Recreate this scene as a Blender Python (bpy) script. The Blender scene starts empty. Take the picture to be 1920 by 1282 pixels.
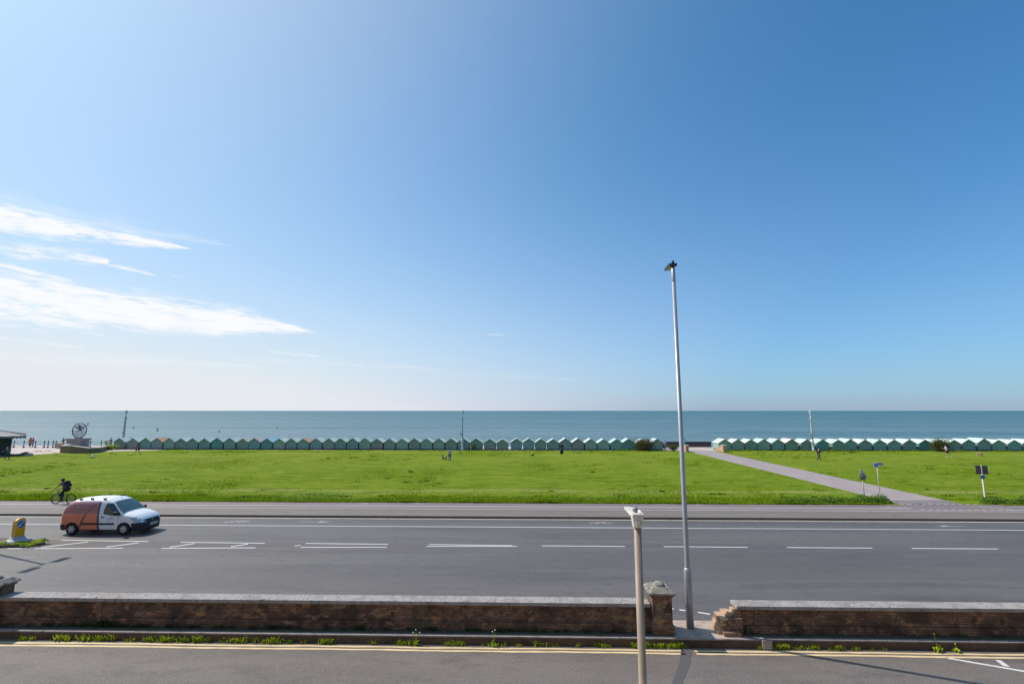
import bpy, bmesh, math, random
import numpy as np
from mathutils import Vector, Matrix
R = math.radians
random.seed(7); rng = np.random.default_rng(7)
sc = bpy.context.scene
C = sc.collection

# ---------------------------------------------------------------- camera, sky, sun, exposure
cd = bpy.data.cameras.new("camera"); cam = bpy.data.objects.new("camera", cd); C.objects.link(cam)
cd.sensor_width = 36.0; cd.lens = 910.0 / 1920 * 36; cd.clip_start = 0.1; cd.clip_end = 120000
cam.location = (0, 0, 6.6); cam.rotation_euler = (R(90 + 8.05), 0, R(1.45))
sc.camera = cam
sc.view_settings.view_transform = 'Standard'; sc.view_settings.look = 'None'
sc.view_settings.exposure = EXPOSURE = 0.0
sc.view_settings.gamma = 1.0

SUN_EL = 46.0; SUN_DX, SUN_DY = -0.934, 0.358          # direction towards the sun on the ground plan
sd = bpy.data.lights.new("sun", 'SUN'); sun = bpy.data.objects.new("sun", sd); C.objects.link(sun)
sd.energy = 4.4; sd.angle = R(0.53); sd.color = (1.0, 0.93, 0.84)
sv = Vector((SUN_DX * math.cos(R(SUN_EL)), SUN_DY * math.cos(R(SUN_EL)), math.sin(R(SUN_EL))))
sun.rotation_euler = sv.to_track_quat('Z', 'Y').to_euler()
sun.location = (-60, 30, 60)

w = bpy.data.worlds.new("World"); sc.world = w; w.use_nodes = True
nt = w.node_tree; nt.nodes.clear()
def wn(t, **k):
    n = nt.nodes.new(t)
    for a, b in k.items(): setattr(n, a, b)
    return n
def put(sock, v):
    if isinstance(v, (int, float)): sock.default_value = v
    elif isinstance(v, (tuple, list)): sock.default_value = v
    else: sock.id_data.links.new(v, sock)
def mth(op, a, b=None, c=None, clamp=False, tree=None):
    n = (tree or nt).nodes.new('ShaderNodeMath'); n.operation = op; n.use_clamp = clamp
    put(n.inputs[0], a)
    if b is not None: put(n.inputs[1], b)
    if c is not None: put(n.inputs[2], c)
    return n.outputs[0]
def sstep(x, lo, hi, tree=None):
    n = (tree or nt).nodes.new('ShaderNodeMapRange'); n.interpolation_type = 'SMOOTHSTEP'
    put(n.inputs[0], x); n.inputs[1].default_value = lo; n.inputs[2].default_value = hi
    n.inputs[3].default_value = 0; n.inputs[4].default_value = 1
    return n.outputs[0]
sky = wn('ShaderNodeTexSky', sky_type='NISHITA', sun_disc=False)
sky.sun_elevation = R(SUN_EL); sky.sun_rotation = math.atan2(SUN_DX, SUN_DY)
sky.altitude = 0; sky.air_density = 1.0; sky.dust_density = 1.0; sky.ozone_density = 5.0
tc = wn('ShaderNodeTexCoord'); sx = wn('ShaderNodeSeparateXYZ'); nt.links.new(tc.outputs['Generated'], sx.inputs[0])
X, Y, Z = sx.outputs
Ys = mth('MAXIMUM', Y, 0.05)
ga = mth('DIVIDE', X, Ys); gb = mth('DIVIDE', Z, Ys)     # slope of the direction sideways and upwards
front = sstep(Y, 0.1, 0.25)
# thin clouds low over the sea on the sunny side: (left end, right tip, half thickness, taper power or 0 for a puff, softness, density)
CL = [((-1.32, .449), (-.715, .347), .040, 2.0, .55, 1.0), ((-1.32, .475), (-.62, .352), .060, 1.2, 1.3, .42), ((-1.17, .355), (-.90, .320), .022, 0, .6, 1.0),
      ((-.915, .316), (-.795, .289), .0055, 0, .8, .9), ((-1.19, .318), (-1.05, .292), .013, 0, .7, .95), ((-.765, .290), (-.735, .286), .003, 0, .9, .5),
      ((-1.50, .292), (-.440, .1655), .050, 4.5, .45, 1.0), ((-1.45, .300), (-.42, .160), .058, 5.0, 1.2, .40),
      ((-1.5, .135), (-.48, .088), .026, 2.0, 1.6, .45), ((-1.20, .165), (-.93, .131), .006, 0, 1.2, .45),
      ((-.54, .125), (-.425, .111), .005, 0, .9, .6), ((-.62, .109), (-.14, .084), .008, 0, 1.5, .40), ((-.20, .080), (.12, .062), .006, 0, 1.6, .25), ((-.077, .1575), (-.040, .156), .0022, 0, .9, .6)]
tot = None
for i, (p0, p1, t0, pw, soft, dens) in enumerate(CL):
    L = math.hypot(p1[0] - p0[0], p1[1] - p0[1]); dx, dy = (p1[0] - p0[0]) / L, (p1[1] - p0[1]) / L
    ax = mth('SUBTRACT', ga, p0[0]); ay = mth('SUBTRACT', gb, p0[1])
    al = mth('ADD', mth('MULTIPLY', ax, dx), mth('MULTIPLY', ay, dy)); u = mth('DIVIDE', al, L)
    v = mth('SUBTRACT', mth('MULTIPLY', ay, dx), mth('MULTIPLY', ax, dy))
    def cn(su, sv_, z, det, tilt=0.0):
        cb = wn('ShaderNodeCombineXYZ'); put(cb.inputs[0], mth('MULTIPLY', mth('MULTIPLY_ADD', v, tilt, al), su)); put(cb.inputs[1], mth('MULTIPLY', v, sv_)); cb.inputs[2].default_value = z
        nz = wn('ShaderNodeTexNoise'); nz.inputs['Scale'].default_value = 1.0; nz.inputs['Detail'].default_value = det; nz.inputs['Roughness'].default_value = .66; nz.inputs['Distortion'].default_value = .5
        nt.links.new(cb.outputs[0], nz.inputs['Vector']); return mth('SUBTRACT', nz.outputs[0], .5)
    n0 = cn(11, 85, i * 3.7, 9, 2.2); n1 = cn(4, 24, i * 2.1 + 9, 5, 1.2)
    uc = mth('MINIMUM', mth('MAXIMUM', u, 0.001), 0.999)
    if pw: th = mth('SUBTRACT', 1.0, mth('POWER', uc, pw))
    else: th = mth('SQRT', mth('MULTIPLY', mth('MULTIPLY', uc, mth('SUBTRACT', 1.0, uc)), 4.0))
    r = mth('DIVIDE', mth('ABSOLUTE', v), mth('MAXIMUM', mth('MULTIPLY', th, t0), 1e-4))          # 0 on the axis, 1 at the rim
    e = mth('SUBTRACT', mth('ADD', mth('ADD', 1.0, mth('MULTIPLY', n0, 2.6)), mth('MULTIPLY', n1, 2.0)), r)
    m = sstep(e, -.2, soft * 1.7)
    m = mth('MULTIPLY', m, mth('MULTIPLY', sstep(u, -.02, .04), mth('SUBTRACT', 1.0, sstep(u, .97, 1.0))))
    m = mth('MULTIPLY', m, mth('MULTIPLY', sstep(mth('ADD', n0, mth('MULTIPLY', n1, .6)), -.32, .06), dens))
    tot = m if tot is None else mth('SUBTRACT', 1.0, mth('MULTIPLY', mth('SUBTRACT', 1.0, tot), mth('SUBTRACT', 1.0, m)))
tot = mth('MULTIPLY', tot, front, clamp=True)
# pale marine air low in the sky, thicker towards the sun
dot = mth('ADD', mth('MULTIPLY', X, sv.x), mth('ADD', mth('MULTIPLY', Y, sv.y), mth('MULTIPLY', Z, sv.z)))
def cmix(kind, f, a, b):
    n = wn('ShaderNodeMixRGB', blend_type=kind); put(n.inputs[0], f); put(n.inputs[1], a); put(n.inputs[2], b); return n.outputs[0]
dpos = mth('MAXIMUM', dot, 0.0)
gm = wn('ShaderNodeGamma'); gm.inputs[1].default_value = .88
nt.links.new(cmix('MULTIPLY', 1.0, sky.outputs[0], (.1, .1, .1, 1)), gm.inputs[0])
tint = cmix('MULTIPLY', 1.0, gm.outputs[0], (4.36, 11.0, 13.8, 1))
glow = mth('MULTIPLY', mth('POWER', dpos, 3.4), .542, clamp=True)
g2 = cmix('MIX', glow, tint, (9.09, 8.9, 8.96, 1))
low = mth('POWER', mth('SUBTRACT', 1.0, mth('ABSOLUTE', Z)), 4.84)
veil = mth('MULTIPLY', low, mth('MULTIPLY_ADD', dpos, 1.44, .421), clamp=True)
mvo = cmix('MIX', veil, g2, cmix('MIX', mth('MULTIPLY', dpos, 1.827, clamp=True), (6.6, 6.5, 8.7, 1), (7.95, 8.28, 8.71, 1)))
mx = wn('ShaderNodeMixRGB'); nt.links.new(tot, mx.inputs[0]); nt.links.new(mvo, mx.inputs[1]); mx.inputs[2].default_value = (9.6, 9.75, 10.1, 1)
bg = wn('ShaderNodeBackground'); bg.inputs[1].default_value = 0.10
nt.links.new(mx.outputs[0], bg.inputs[0]); wo = wn('ShaderNodeOutputWorld'); nt.links.new(bg.outputs[0], wo.inputs[0])

# ---------------------------------------------------------------- materials
MATS = {}
def mat(name, base, rough=.7, layers=(), bump=(), metal=0.0, spec=.5, coat=0.0, transl=0.0, emis=None, alpha=None, island=0.0, brick=None, custom=None):
    """layers: (scale, colour, lo, hi, (stretch x,y,z)) each a noise mask that mixes a colour over the base"""
    if name in MATS: return MATS[name]
    m = bpy.data.materials.new(name); m.use_nodes = True; t = m.node_tree; b = t.nodes['Principled BSDF']
    b.inputs['Roughness'].default_value = rough; b.inputs['Metallic'].default_value = metal
    b.inputs['Specular IOR Level'].default_value = spec; b.inputs['Coat Weight'].default_value = coat
    co = t.nodes.new('ShaderNodeTexCoord')
    def noise(scale, st, det=5, seed=0.0):
        mp = t.nodes.new('ShaderNodeMapping'); mp.inputs['Scale'].default_value = st; mp.inputs['Location'].default_value = (seed, seed * .7, 0)
        t.links.new(co.outputs['Object'], mp.inputs['Vector'])
        n = t.nodes.new('ShaderNodeTexNoise'); n.inputs['Scale'].default_value = scale; n.inputs['Detail'].default_value = det; n.inputs['Roughness'].default_value = .6
        t.links.new(mp.outputs[0], n.inputs['Vector']); return n.outputs[0]
    col = None
    def rgb(c):
        n = t.nodes.new('ShaderNodeRGB'); n.outputs[0].default_value = (*c, 1); return n.outputs[0]
    col = rgb(base)
    if brick:
        c1, c2, mortar = brick
        sp = t.nodes.new('ShaderNodeSeparateXYZ'); t.links.new(co.outputs['Object'], sp.inputs[0])
        cb = t.nodes.new('ShaderNodeCombineXYZ'); put(cb.inputs[0], mth('ADD', sp.outputs[0], sp.outputs[1], tree=t)); t.links.new(sp.outputs[2], cb.inputs[1])
        bn = t.nodes.new('ShaderNodeTexBrick'); t.links.new(cb.outputs[0], bn.inputs['Vector'])
        bn.inputs['Color1'].default_value = (*c1, 1); bn.inputs['Color2'].default_value = (*c2, 1); bn.inputs['Mortar'].default_value = (*mortar, 1)
        bn.inputs['Scale'].default_value = 1; bn.inputs['Mortar Size'].default_value = .007; bn.inputs['Brick Width'].default_value = .225; bn.inputs['Row Height'].default_value = .075
        bn.inputs['Bias'].default_value = -.1
        col = bn.outputs[0]
    for k, (scl, c, lo, hi, st) in enumerate(layers):
        f = sstep(noise(scl, st, seed=3.1 * k + len(name)), lo, hi, tree=t)
        mxn = t.nodes.new('ShaderNodeMixRGB'); t.links.new(f, mxn.inputs[0]); t.links.new(col, mxn.inputs[1]); mxn.inputs[2].default_value = (*c, 1); col = mxn.outputs[0]
    if island:
        g = t.nodes.new('ShaderNodeNewGeometry'); hs = t.nodes.new('ShaderNodeHueSaturation')
        put(hs.inputs['Value'], mth('MULTIPLY_ADD', g.outputs['Random Per Island'], island, 1 - island / 2, tree=t))
        put(hs.inputs['Hue'], mth('MULTIPLY_ADD', mth('FRACT', mth('MULTIPLY', g.outputs['Random Per Island'], 7.31, tree=t), tree=t), .04, .48, tree=t))
        t.links.new(col, hs.inputs['Color']); col = hs.outputs[0]
    if custom: col = custom(t, co, col)
    t.links.new(col, b.inputs['Base Color'])
    if bump:
        prev = None
        for (scl, st, dist) in bump:
            bn = t.nodes.new('ShaderNodeBump'); bn.inputs['Strength'].default_value = 1; bn.inputs['Distance'].default_value = dist
            t.links.new(noise(scl, st, 4), bn.inputs['Height'])
            if prev is not None: t.links.new(prev, bn.inputs['Normal'])
            prev = bn.outputs[0]
        t.links.new(prev, b.inputs['Normal'])
    if transl:
        tr = t.nodes.new('ShaderNodeBsdfTranslucent'); t.links.new(col, tr.inputs[0]); ms = t.nodes.new('ShaderNodeMixShader'); ms.inputs[0].default_value = transl
        t.links.new(b.outputs[0], ms.inputs[1]); t.links.new(tr.outputs[0], ms.inputs[2]); t.links.new(ms.outputs[0], t.nodes['Material Output'].inputs[0])
    if emis: b.inputs['Emission Color'].default_value = (*emis[:3], 1); b.inputs['Emission Strength'].default_value = emis[3]
    MATS[name] = m; return m
U = (1, 1, 1)

# ---------------------------------------------------------------- object helpers
def tag(o, label=None, cat=None, group=None, kind=None):
    if label: o['label'] = label
    if cat: o['category'] = cat
    if group: o['group'] = group
    if kind: o['kind'] = kind
    return o
def thing(name, label, cat, loc=(0, 0, 0), rz=0.0, group=None):
    o = bpy.data.objects.new(name, None); C.objects.link(o); o.empty_display_size = .3
    o.location = loc; o.rotation_euler = (0, 0, rz); return tag(o, label, cat, group)
def link(name, me, mats, parent=None):
    o = bpy.data.objects.new(name, me); C.objects.link(o)
    for m in (mats if isinstance(mats, (list, tuple)) else [mats]): me.materials.append(m)
    if parent: o.parent = parent
    return o
class MB:
    def __init__(s): s.v = []; s.f = []; s.m = []; s.sm = []
    def add(s, vs, fs, mi=0, smooth=False):
        k = len(s.v); s.v += [tuple(p) for p in vs]
        for f in fs: s.f.append([k + i for i in f]); s.m.append(mi); s.sm.append(smooth)
        return s
    def box(s, x0, x1, y0, y1, z0, z1, mi=0, bev=0.0):
        if bev:
            bm = bmesh.new(); bmesh.ops.create_cube(bm, size=1)
            for v in bm.verts: v.co = Vector(((x0 + x1) / 2 + v.co.x * (x1 - x0), (y0 + y1) / 2 + v.co.y * (y1 - y0), (z0 + z1) / 2 + v.co.z * (z1 - z0)))
            bmesh.ops.bevel(bm, geom=bm.edges[:], offset=bev, segments=2, affect='EDGES', profile=.5)
            bm.verts.index_update(); vs = [v.co[:] for v in bm.verts]; fs = [[v.index for v in f.verts] for f in bm.faces]; bm.free()
            return s.add(vs, fs, mi)
        vs = [(x0, y0, z0), (x1, y0, z0), (x1, y1, z0), (x0, y1, z0), (x0, y0, z1), (x1, y0, z1), (x1, y1, z1), (x0, y1, z1)]
        return s.add(vs, [(0, 3, 2, 1), (4, 5, 6, 7), (0, 1, 5, 4), (1, 2, 6, 5), (2, 3, 7, 6), (3, 0, 4, 7)], mi)
    def prism(s, poly, a0, a1, axis='y', mi=0):
        """poly of 2D points extruded along an axis"""
        n = len(poly)
        def p(q, a):
            return {'y': (q[0], a, q[1]), 'x': (a, q[0], q[1]), 'z': (q[0], q[1], a)}[axis]
        vs = [p(q, a0) for q in poly] + [p(q, a1) for q in poly]
        fs = [list(range(n)), list(range(2 * n - 1, n - 1, -1))] + [[i, (i + 1) % n, n + (i + 1) % n, n + i][::-1] for i in range(n)]
        s.add(vs, fs, mi)
        return s
    def tube(s, p0, p1, r0, r1=None, n=12, mi=0, caps=True):
        r1 = r0 if r1 is None else r1; p0 = Vector(p0); p1 = Vector(p1); d = (p1 - p0).normalized()
        a = d.orthogonal().normalized(); b = d.cross(a)
        k = len(s.v); vs = []
        for p, r in ((p0, r0), (p1, r1)):
            for i in range(n):
                t = 2 * math.pi * i / n; vs.append(p + (a * math.cos(t) + b * math.sin(t)) * r)
        fs = [[i, (i + 1) % n, n + (i + 1) % n, n + i] for i in range(n)]
        s.add(vs, fs, mi, True)
        if caps: s.add(vs[:n], [list(range(n))[::-1]], mi); s.add(vs[n:], [list(range(n))], mi)
        return s
    def path(s, pts, r, n=8, mi=0):
        for a, b in zip(pts, pts[1:]): s.tube(a, b, r, r, n, mi)
        return s
    def lathe(s, prof, c=(0, 0, 0), n=20, mi=0, axis='z'):
        vs = []; cx, cy, cz = c
        for (r, z) in prof:
            for i in range(n):
                t = 2 * math.pi * i / n; q = (r * math.cos(t), r * math.sin(t), z)
                if axis == 'y': q = (q[0], q[2], q[1])
                if axis == 'x': q = (q[2], q[0], q[1])
                vs.append((cx + q[0], cy + q[1], cz + q[2]))
        fs = []
        for j in range(len(prof) - 1):
            for i in range(n): fs.append([j * n + i, j * n + (i + 1) % n, (j + 1) * n + (i + 1) % n, (j + 1) * n + i])
        fs.append(list(range(n))[::-1]); fs.append([(len(prof) - 1) * n + i for i in range(n)])
        return s.add(vs, fs, mi, True)
    def sphere(s, c, r, sc3=(1, 1, 1), n=12, mi=0):
        prof = [(max(1e-3, math.sin(math.pi * j / (n // 2 + 2)) * r), -math.cos(math.pi * j / (n // 2 + 2)) * r) for j in range(n // 2 + 3)]
        k = len(s.v); s.lathe(prof, (0, 0, 0), n, mi)
        for i in range(k, len(s.v)):
            x, y, z = s.v[i]; s.v[i] = (c[0] + x * sc3[0], c[1] + y * sc3[1], c[2] + z * sc3[2])
        return s
    def xform(s, M):
        s.v = [tuple(M @ Vector(p)) for p in s.v]; return s
    def build(s, name, mats, parent=None, recalc=True):
        me = bpy.data.meshes.new(name); me.from_pydata(s.v, [], s.f)
        for p, mi, sm in zip(me.polygons, s.m, s.sm): p.material_index = mi; p.use_smooth = sm
        if recalc:
            bm = bmesh.new(); bm.from_mesh(me); bmesh.ops.recalc_face_normals(bm, faces=bm.faces); bm.to_mesh(me); bm.free()
        return link(name, me, mats, parent)
def plane(name, x0, x1, y0, y1, z, m, label=None, kind='structure'):
    mb = MB().add([(x0, y0, z), (x1, y0, z), (x1, y1, z), (x0, y1, z)], [(0, 1, 2, 3)])
    o = mb.build(name, m, recalc=False)
    if kind: o['kind'] = kind
    return o
def npmesh(name, V, F, m, parent=None):
    """V (n,3) float, F (m,k) int"""
    me = bpy.data.meshes.new(name); k = F.shape[1]
    me.vertices.add(len(V)); me.vertices.foreach_set('co', V.astype(np.float32).ravel())
    me.loops.add(F.size); me.loops.foreach_set('vertex_index', F.astype(np.int32).ravel())
    me.polygons.add(len(F)); me.polygons.foreach_set('loop_start', np.arange(0, F.size, k, dtype=np.int32)); me.polygons.foreach_set('loop_total', np.full(len(F), k, dtype=np.int32))
    me.update(calc_edges=True); me.validate()
    return link(name, me, m, parent)
def blades(P, H, W, lean=.5, seg=1):
    """upright grass blades: P (n,3), H heights, W widths -> V,F"""
    n = len(P); a = rng.uniform(0, 2 * np.pi, n); dx, dy = np.cos(a), np.sin(a); l = rng.uniform(-lean, lean, n) * H; l2 = rng.uniform(-lean, lean, n) * H
    V = np.zeros((n, 3, 3)); V[:, 0] = P; V[:, 1] = P; V[:, 2] = P
    V[:, 0, 0] -= dx * W / 2; V[:, 0, 1] -= dy * W / 2; V[:, 1, 0] += dx * W / 2; V[:, 1, 1] += dy * W / 2
    V[:, 2, 0] += l; V[:, 2, 1] += l2; V[:, 2, 2] += H
    return V.reshape(-1, 3), np.arange(3 * n).reshape(-1, 3)
def leafq(P, S, up=0.3):
    """leaf quads (diamonds) of size S about points P, random orientation"""
    n = len(P); d = rng.normal(size=(n, 3)); d[:, 2] = d[:, 2] * .7 + up; d /= np.linalg.norm(d, axis=1)[:, None]
    e = rng.normal(size=(n, 3)); e -= (e * d).sum(1)[:, None] * d; e /= np.linalg.norm(e, axis=1)[:, None]
    S = np.broadcast_to(S, (n,))[:, None]
    V = np.stack([P - d * S * .5, P + e * S * .28, P + d * S * .5, P - e * S * .28], 1)
    return V.reshape(-1, 3), np.arange(4 * n).reshape(-1, 4)
def dup(o, parent=None):
    c = o.copy(); C.objects.link(c); c.parent = parent
    for ch in list(o.children): dup(ch, c)
    return c
def text_mesh(name, body, size, m, parent, M, thick=.002, bold=0.0):
    cu = bpy.data.curves.new('t', 'FONT'); cu.body = body; cu.size = size; cu.extrude = thick; cu.offset = bold; cu.align_x = 'CENTER'; cu.align_y = 'CENTER'; cu.resolution_u = 3
    t = bpy.data.objects.new('t', cu); C.objects.link(t)
    dg = bpy.context.evaluated_depsgraph_get(); me = bpy.data.meshes.new_from_object(t.evaluated_get(dg)); me.name = name
    bpy.data.objects.remove(t); me.materials.clear(); me.transform(M)
    return link(name, me, m, parent)

# ---------------------------------------------------------------- materials used
asphalt = mat('road_asphalt', (.108, .094, .088), .62,
    [(.25, (.142, .125, .115), .44, .58, (.12, 2.2, 1)), (.7, (.085, .075, .07), .47, .70, (.10, 1.2, 1)), (3.2, (.088, .078, .072), .54, .64, (.8, 1.3, 1)), (2.5, (.125, .11, .10), .5, .66, (.3, 1.6, 1)), (.05, (.135, .118, .11), .5, .66, (1, 3.5, 1)), (16, (.16, .145, .135), .56, .66, U), (28, (.22, .20, .19), .57, .68, U), (34, (.045, .042, .04), .56, .66, U), (7, (.12, .115, .115), .55, .75, U)],
    [(45, U, .012)])
asphalt2 = mat('service_asphalt', (.155, .13, .115), .7,
    [(.35, (.185, .158, .14), .42, .62, (.35, 1.8, 1)), (1.6, (.13, .108, .097), .5, .7, (.5, 1.2, 1)), (16, (.21, .18, .16), .57, .67, U), (30, (.28, .25, .23), .57, .69, U), (38, (.06, .052, .047), .56, .67, U), (9, (.155, .14, .133), .52, .74, U)],
    [(40, U, .014)])
track_m = mat('cycle_track_surface', (.20, .155, .155), .8, [(.5, (.23, .19, .18), .4, .65, (.3, 2, 1)), (50, (.27, .23, .22), .55, .72, U), (60, (.11, .09, .09), .56, .72, U)])
foot_m = mat('footway_surface', (.18, .148, .125), .8, [(.4, (.20, .168, .142), .42, .62, (.3, 2, 1)), (1.3, (.145, .12, .102), .54, .7, (.6, 1.4, 1)), (40, (.32, .28, .26), .56, .74, U), (52, (.13, .115, .11), .56, .72, U)])
path_m = mat('park_path_surface', (.33, .27, .255), .85, [(.5, (.37, .31, .29), .4, .65, (2, .6, 1)), (30, (.24, .20, .19), .56, .74, U)])
prom_m = mat('promenade_surface', (.50, .40, .36), .85, [(.4, (.56, .47, .43), .4, .65, U), (9, (.42, .34, .31), .55, .72, U)])
kerb_m = mat('kerb_stone', (.17, .14, .125), .8, [(3, (.12, .10, .09), .5, .7, U), (40, (.24, .21, .19), .58, .75, U)])
ledge_m = mat('ledge_concrete', (.34, .30, .28), .85, [(2, (.22, .19, .175), .45, .68, (1, 3, 1)), (30, (.46, .42, .4), .58, .76, U), (5, (.16, .14, .11), .56, .70, U), (11, (.10, .085, .07), .60, .68, U)], [(30, U, .01)])
white_p = mat('white_road_paint', (.72, .70, .68), .6, [(9, (.5, .48, .46), .52, .72, U), (45, (.35, .33, .32), .60, .74, U)])
worn_p = mat('worn_white_paint', (.5, .46, .45), .7, [(5, (.27, .235, .23), .46, .62, U), (40, (.25, .22, .21), .5, .7, U)])
yellow_p = mat('yellow_road_paint', (.78, .60, .33), .65, [(3, (.68, .50, .27), .45, .7, (1, 3, 1)), (30, (.35, .28, .2), .60, .74, U)])
cream_p = mat('faded_yellow_paint', (.52, .46, .34), .7, [(4, (.36, .31, .25), .48, .7, U)])
def turf_custom(t, co, col):
    sp = t.nodes.new('ShaderNodeSeparateXYZ'); t.links.new(co.outputs['Object'], sp.inputs[0]); x, y, z = sp.outputs
    def nz(scale, st, det=4):
        mp = t.nodes.new('ShaderNodeMapping'); mp.inputs['Scale'].default_value = st; t.links.new(co.outputs['Object'], mp.inputs[0])
        n = t.nodes.new('ShaderNodeTexNoise'); n.inputs['Scale'].default_value = scale; n.inputs['Detail'].default_value = det; t.links.new(mp.outputs[0], n.inputs[0]); return n.outputs[0]
    def mixc(f, a, c):
        n = t.nodes.new('ShaderNodeMixRGB'); put(n.inputs[0], f); t.links.new(a, n.inputs[1]); n.inputs[2].default_value = (*c, 1); return n.outputs[0]
    # dry trodden line along the lawn, a few metres in, and drier turf towards the promenade
    yw = mth('MULTIPLY_ADD', nz(.06, (1, .2, 1)), 3.0, y, tree=t); d = mth('ABSOLUTE', mth('SUBTRACT', yw, 42.1, tree=t), tree=t)
    f = mth('MULTIPLY', mth('SUBTRACT', 1.0, sstep(d, .2, 1.0, tree=t), tree=t), sstep(nz(1.2, (.25, 1, 1)), .3, .6, tree=t), tree=t)
    col = mixc(mth('MULTIPLY', f, .75, tree=t), col, (.30, .32, .09))
    g = mth('MULTIPLY', sstep(y, 46.0, 80.0, tree=t), sstep(nz(.12, (.5, 2, 1)), .25, .7, tree=t), tree=t)
    return mixc(mth('MULTIPLY', g, .8, tree=t), col, (.235, .285, .035))
grass_g = mat('lawn_turf', (.155, .232, .012), .95,
    [(.07, (.19, .26, .012), .42, .62, (1, 2.2, 1)), (.35, (.115, .185, .006), .48, .58, (.6, 2.2, 1)), (1.1, (.25, .295, .035), .53, .62, (.5, 2.5, 1)), (2.2, (.09, .15, .01), .58, .66, (.5, 1.6, 1)), (5, (.23, .31, .012), .57, .66, (.6, 1.4, 1)), (14, (.26, .31, .05), .56, .72, U), (17, (.09, .15, .015), .54, .70, U)],
    [(5, U, .12), (22, U, .05)], spec=.05, transl=.0, custom=turf_custom)
blade_m = mat('grass_blade', (.25, .35, .012), .8, [(.35, (.17, .28, .008), .45, .66, (.6, 2, 1)), (1.2, (.28, .34, .02), .54, .70, (.5, 2, 1))], spec=.06, transl=.35, island=.5)
nettle_m = mat('nettle_leaf', (.12, .23, .015), .6, [(3, (.18, .28, .03), .45, .65, U)], spec=.35, transl=.3, island=.6)
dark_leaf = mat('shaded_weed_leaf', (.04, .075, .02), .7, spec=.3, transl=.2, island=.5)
weed_m = mat('weed_leaf', (.42, .52, .03), .6, [(4, (.16, .28, .02), .48, .62, U)], spec=.35, transl=.4, island=.5)
tamarisk_m = mat('tamarisk_foliage', (.13, .15, .045), .8, [(1.6, (.19, .15, .08), .45, .6, U)], spec=.2, transl=.25, island=.6)
bush_m = mat('bush_foliage', (.10, .125, .03), .8, [(2, (.16, .15, .05), .5, .65, U)], spec=.2, transl=.25, island=.6)
bark_m = mat('bush_wood', (.10, .075, .05), .9, [(8, (.16, .12, .09), .5, .7, U)])
brick_m = mat('old_brick', (.2, .1, .06), .9,
    [(1.0, (.075, .045, .033), .44, .68, (1, 1, 1.2)), (3.6, (.065, .042, .03), .52, .64, (1, 1, .7)), (2.6, (.26, .185, .13), .57, .69, (1, 1, 1.6)), (9, (.10, .07, .05), .55, .66, (1, 1, 2)), (2.4, (.40, .21, .11), .58, .70, (1, 1, 2)), (.9, (.10, .085, .05), .60, .70, (1, 1, .6)), (26, (.04, .025, .02), .62, .74, U)],
    [(30, U, .015)], brick=((.31, .165, .10), (.14, .075, .05), (.075, .055, .042)))
brickb_m = mat('broken_brick', (.35, .2, .12), .9, [(6, (.28, .17, .11), .45, .65, U), (9, (.14, .08, .055), .54, .68, U)], [(20, U, .02)], brick=((.34, .20, .12), (.24, .135, .085), (.22, .17, .13)))
cope_m = mat('weathered_coping', (.37, .335, .32), .9, [(2, (.30, .265, .25), .45, .62, U), (9, (.09, .08, .07), .60, .66, U), (6, (.47, .43, .39), .58, .68, U), (18, (.13, .12, .11), .57, .64, U)], [(25, U, .02)])
cap_m = mat('mossy_cap_stone', (.30, .27, .235), .9, [(7, (.12, .11, .09), .48, .62, U), (15, (.46, .43, .37), .58, .7, U), (5, (.17, .16, .09), .58, .7, U)], [(18, U, .03)])
galv = mat('galvanised_steel', (.40, .40, .43), .45, [(6, (.34, .34, .37), .4, .7, (1, 1, .3)), (30, (.46, .46, .48), .6, .75, U)], metal=.35)
cream_post = mat('buff_painted_post', (.38, .31, .25), .55, [(3, (.30, .235, .185), .45, .6, (1, 1, .3)), (22, (.25, .15, .10), .64, .70, (1, 1, .5)), (14, (.5, .42, .33), .6, .75, (1, 1, .4))])
offwhite = mat('weathered_white_plastic', (.72, .69, .62), .5, [(6, (.5, .46, .4), .5, .72, (1, 1, .35)), (20, (.33, .29, .25), .64, .76, U)])
white_s = mat('white_enamel', (.78, .78, .76), .5)
dark_g = mat('dark_grey_metal', (.035, .037, .045), .5)
lampgreen = mat('lamp_column_paint', (.22, .30, .32), .5, [(5, (.3, .38, .4), .5, .7, U)])
lampwhite = mat('lamp_column_white', (.62, .64, .66), .5, [(5, (.5, .52, .54), .5, .7, U)])
glass_l = mat('lantern_glass', (.55, .62, .65), .1, spec=.6)
blackm = mat('black_rubber', (.012, .012, .013), .7)
charc = mat('charcoal_plastic', (.03, .03, .042), .55, spec=.35)

# ---------------------------------------------------------------- the setting
ZS = -.15; ZP = .12                                     # service road level; footway, lawn and promenade level
plane('ground', -700, 700, -700, 98, -.45, mat('earth', (.16, .13, .10), .9))
plane('service_road', -260, 260, 9.3, 15.24, ZS, asphalt2)
st = MB().box(-260, 260, -40, 9.18, ZS - .2, ZS + .12); tag(st.build('pavement', foot_m), kind='structure')
st = MB().box(-260, 260, 9.18, 9.3, ZS - .2, ZS + .117); tag(st.build('kerb', kerb_m), kind='structure')
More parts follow.
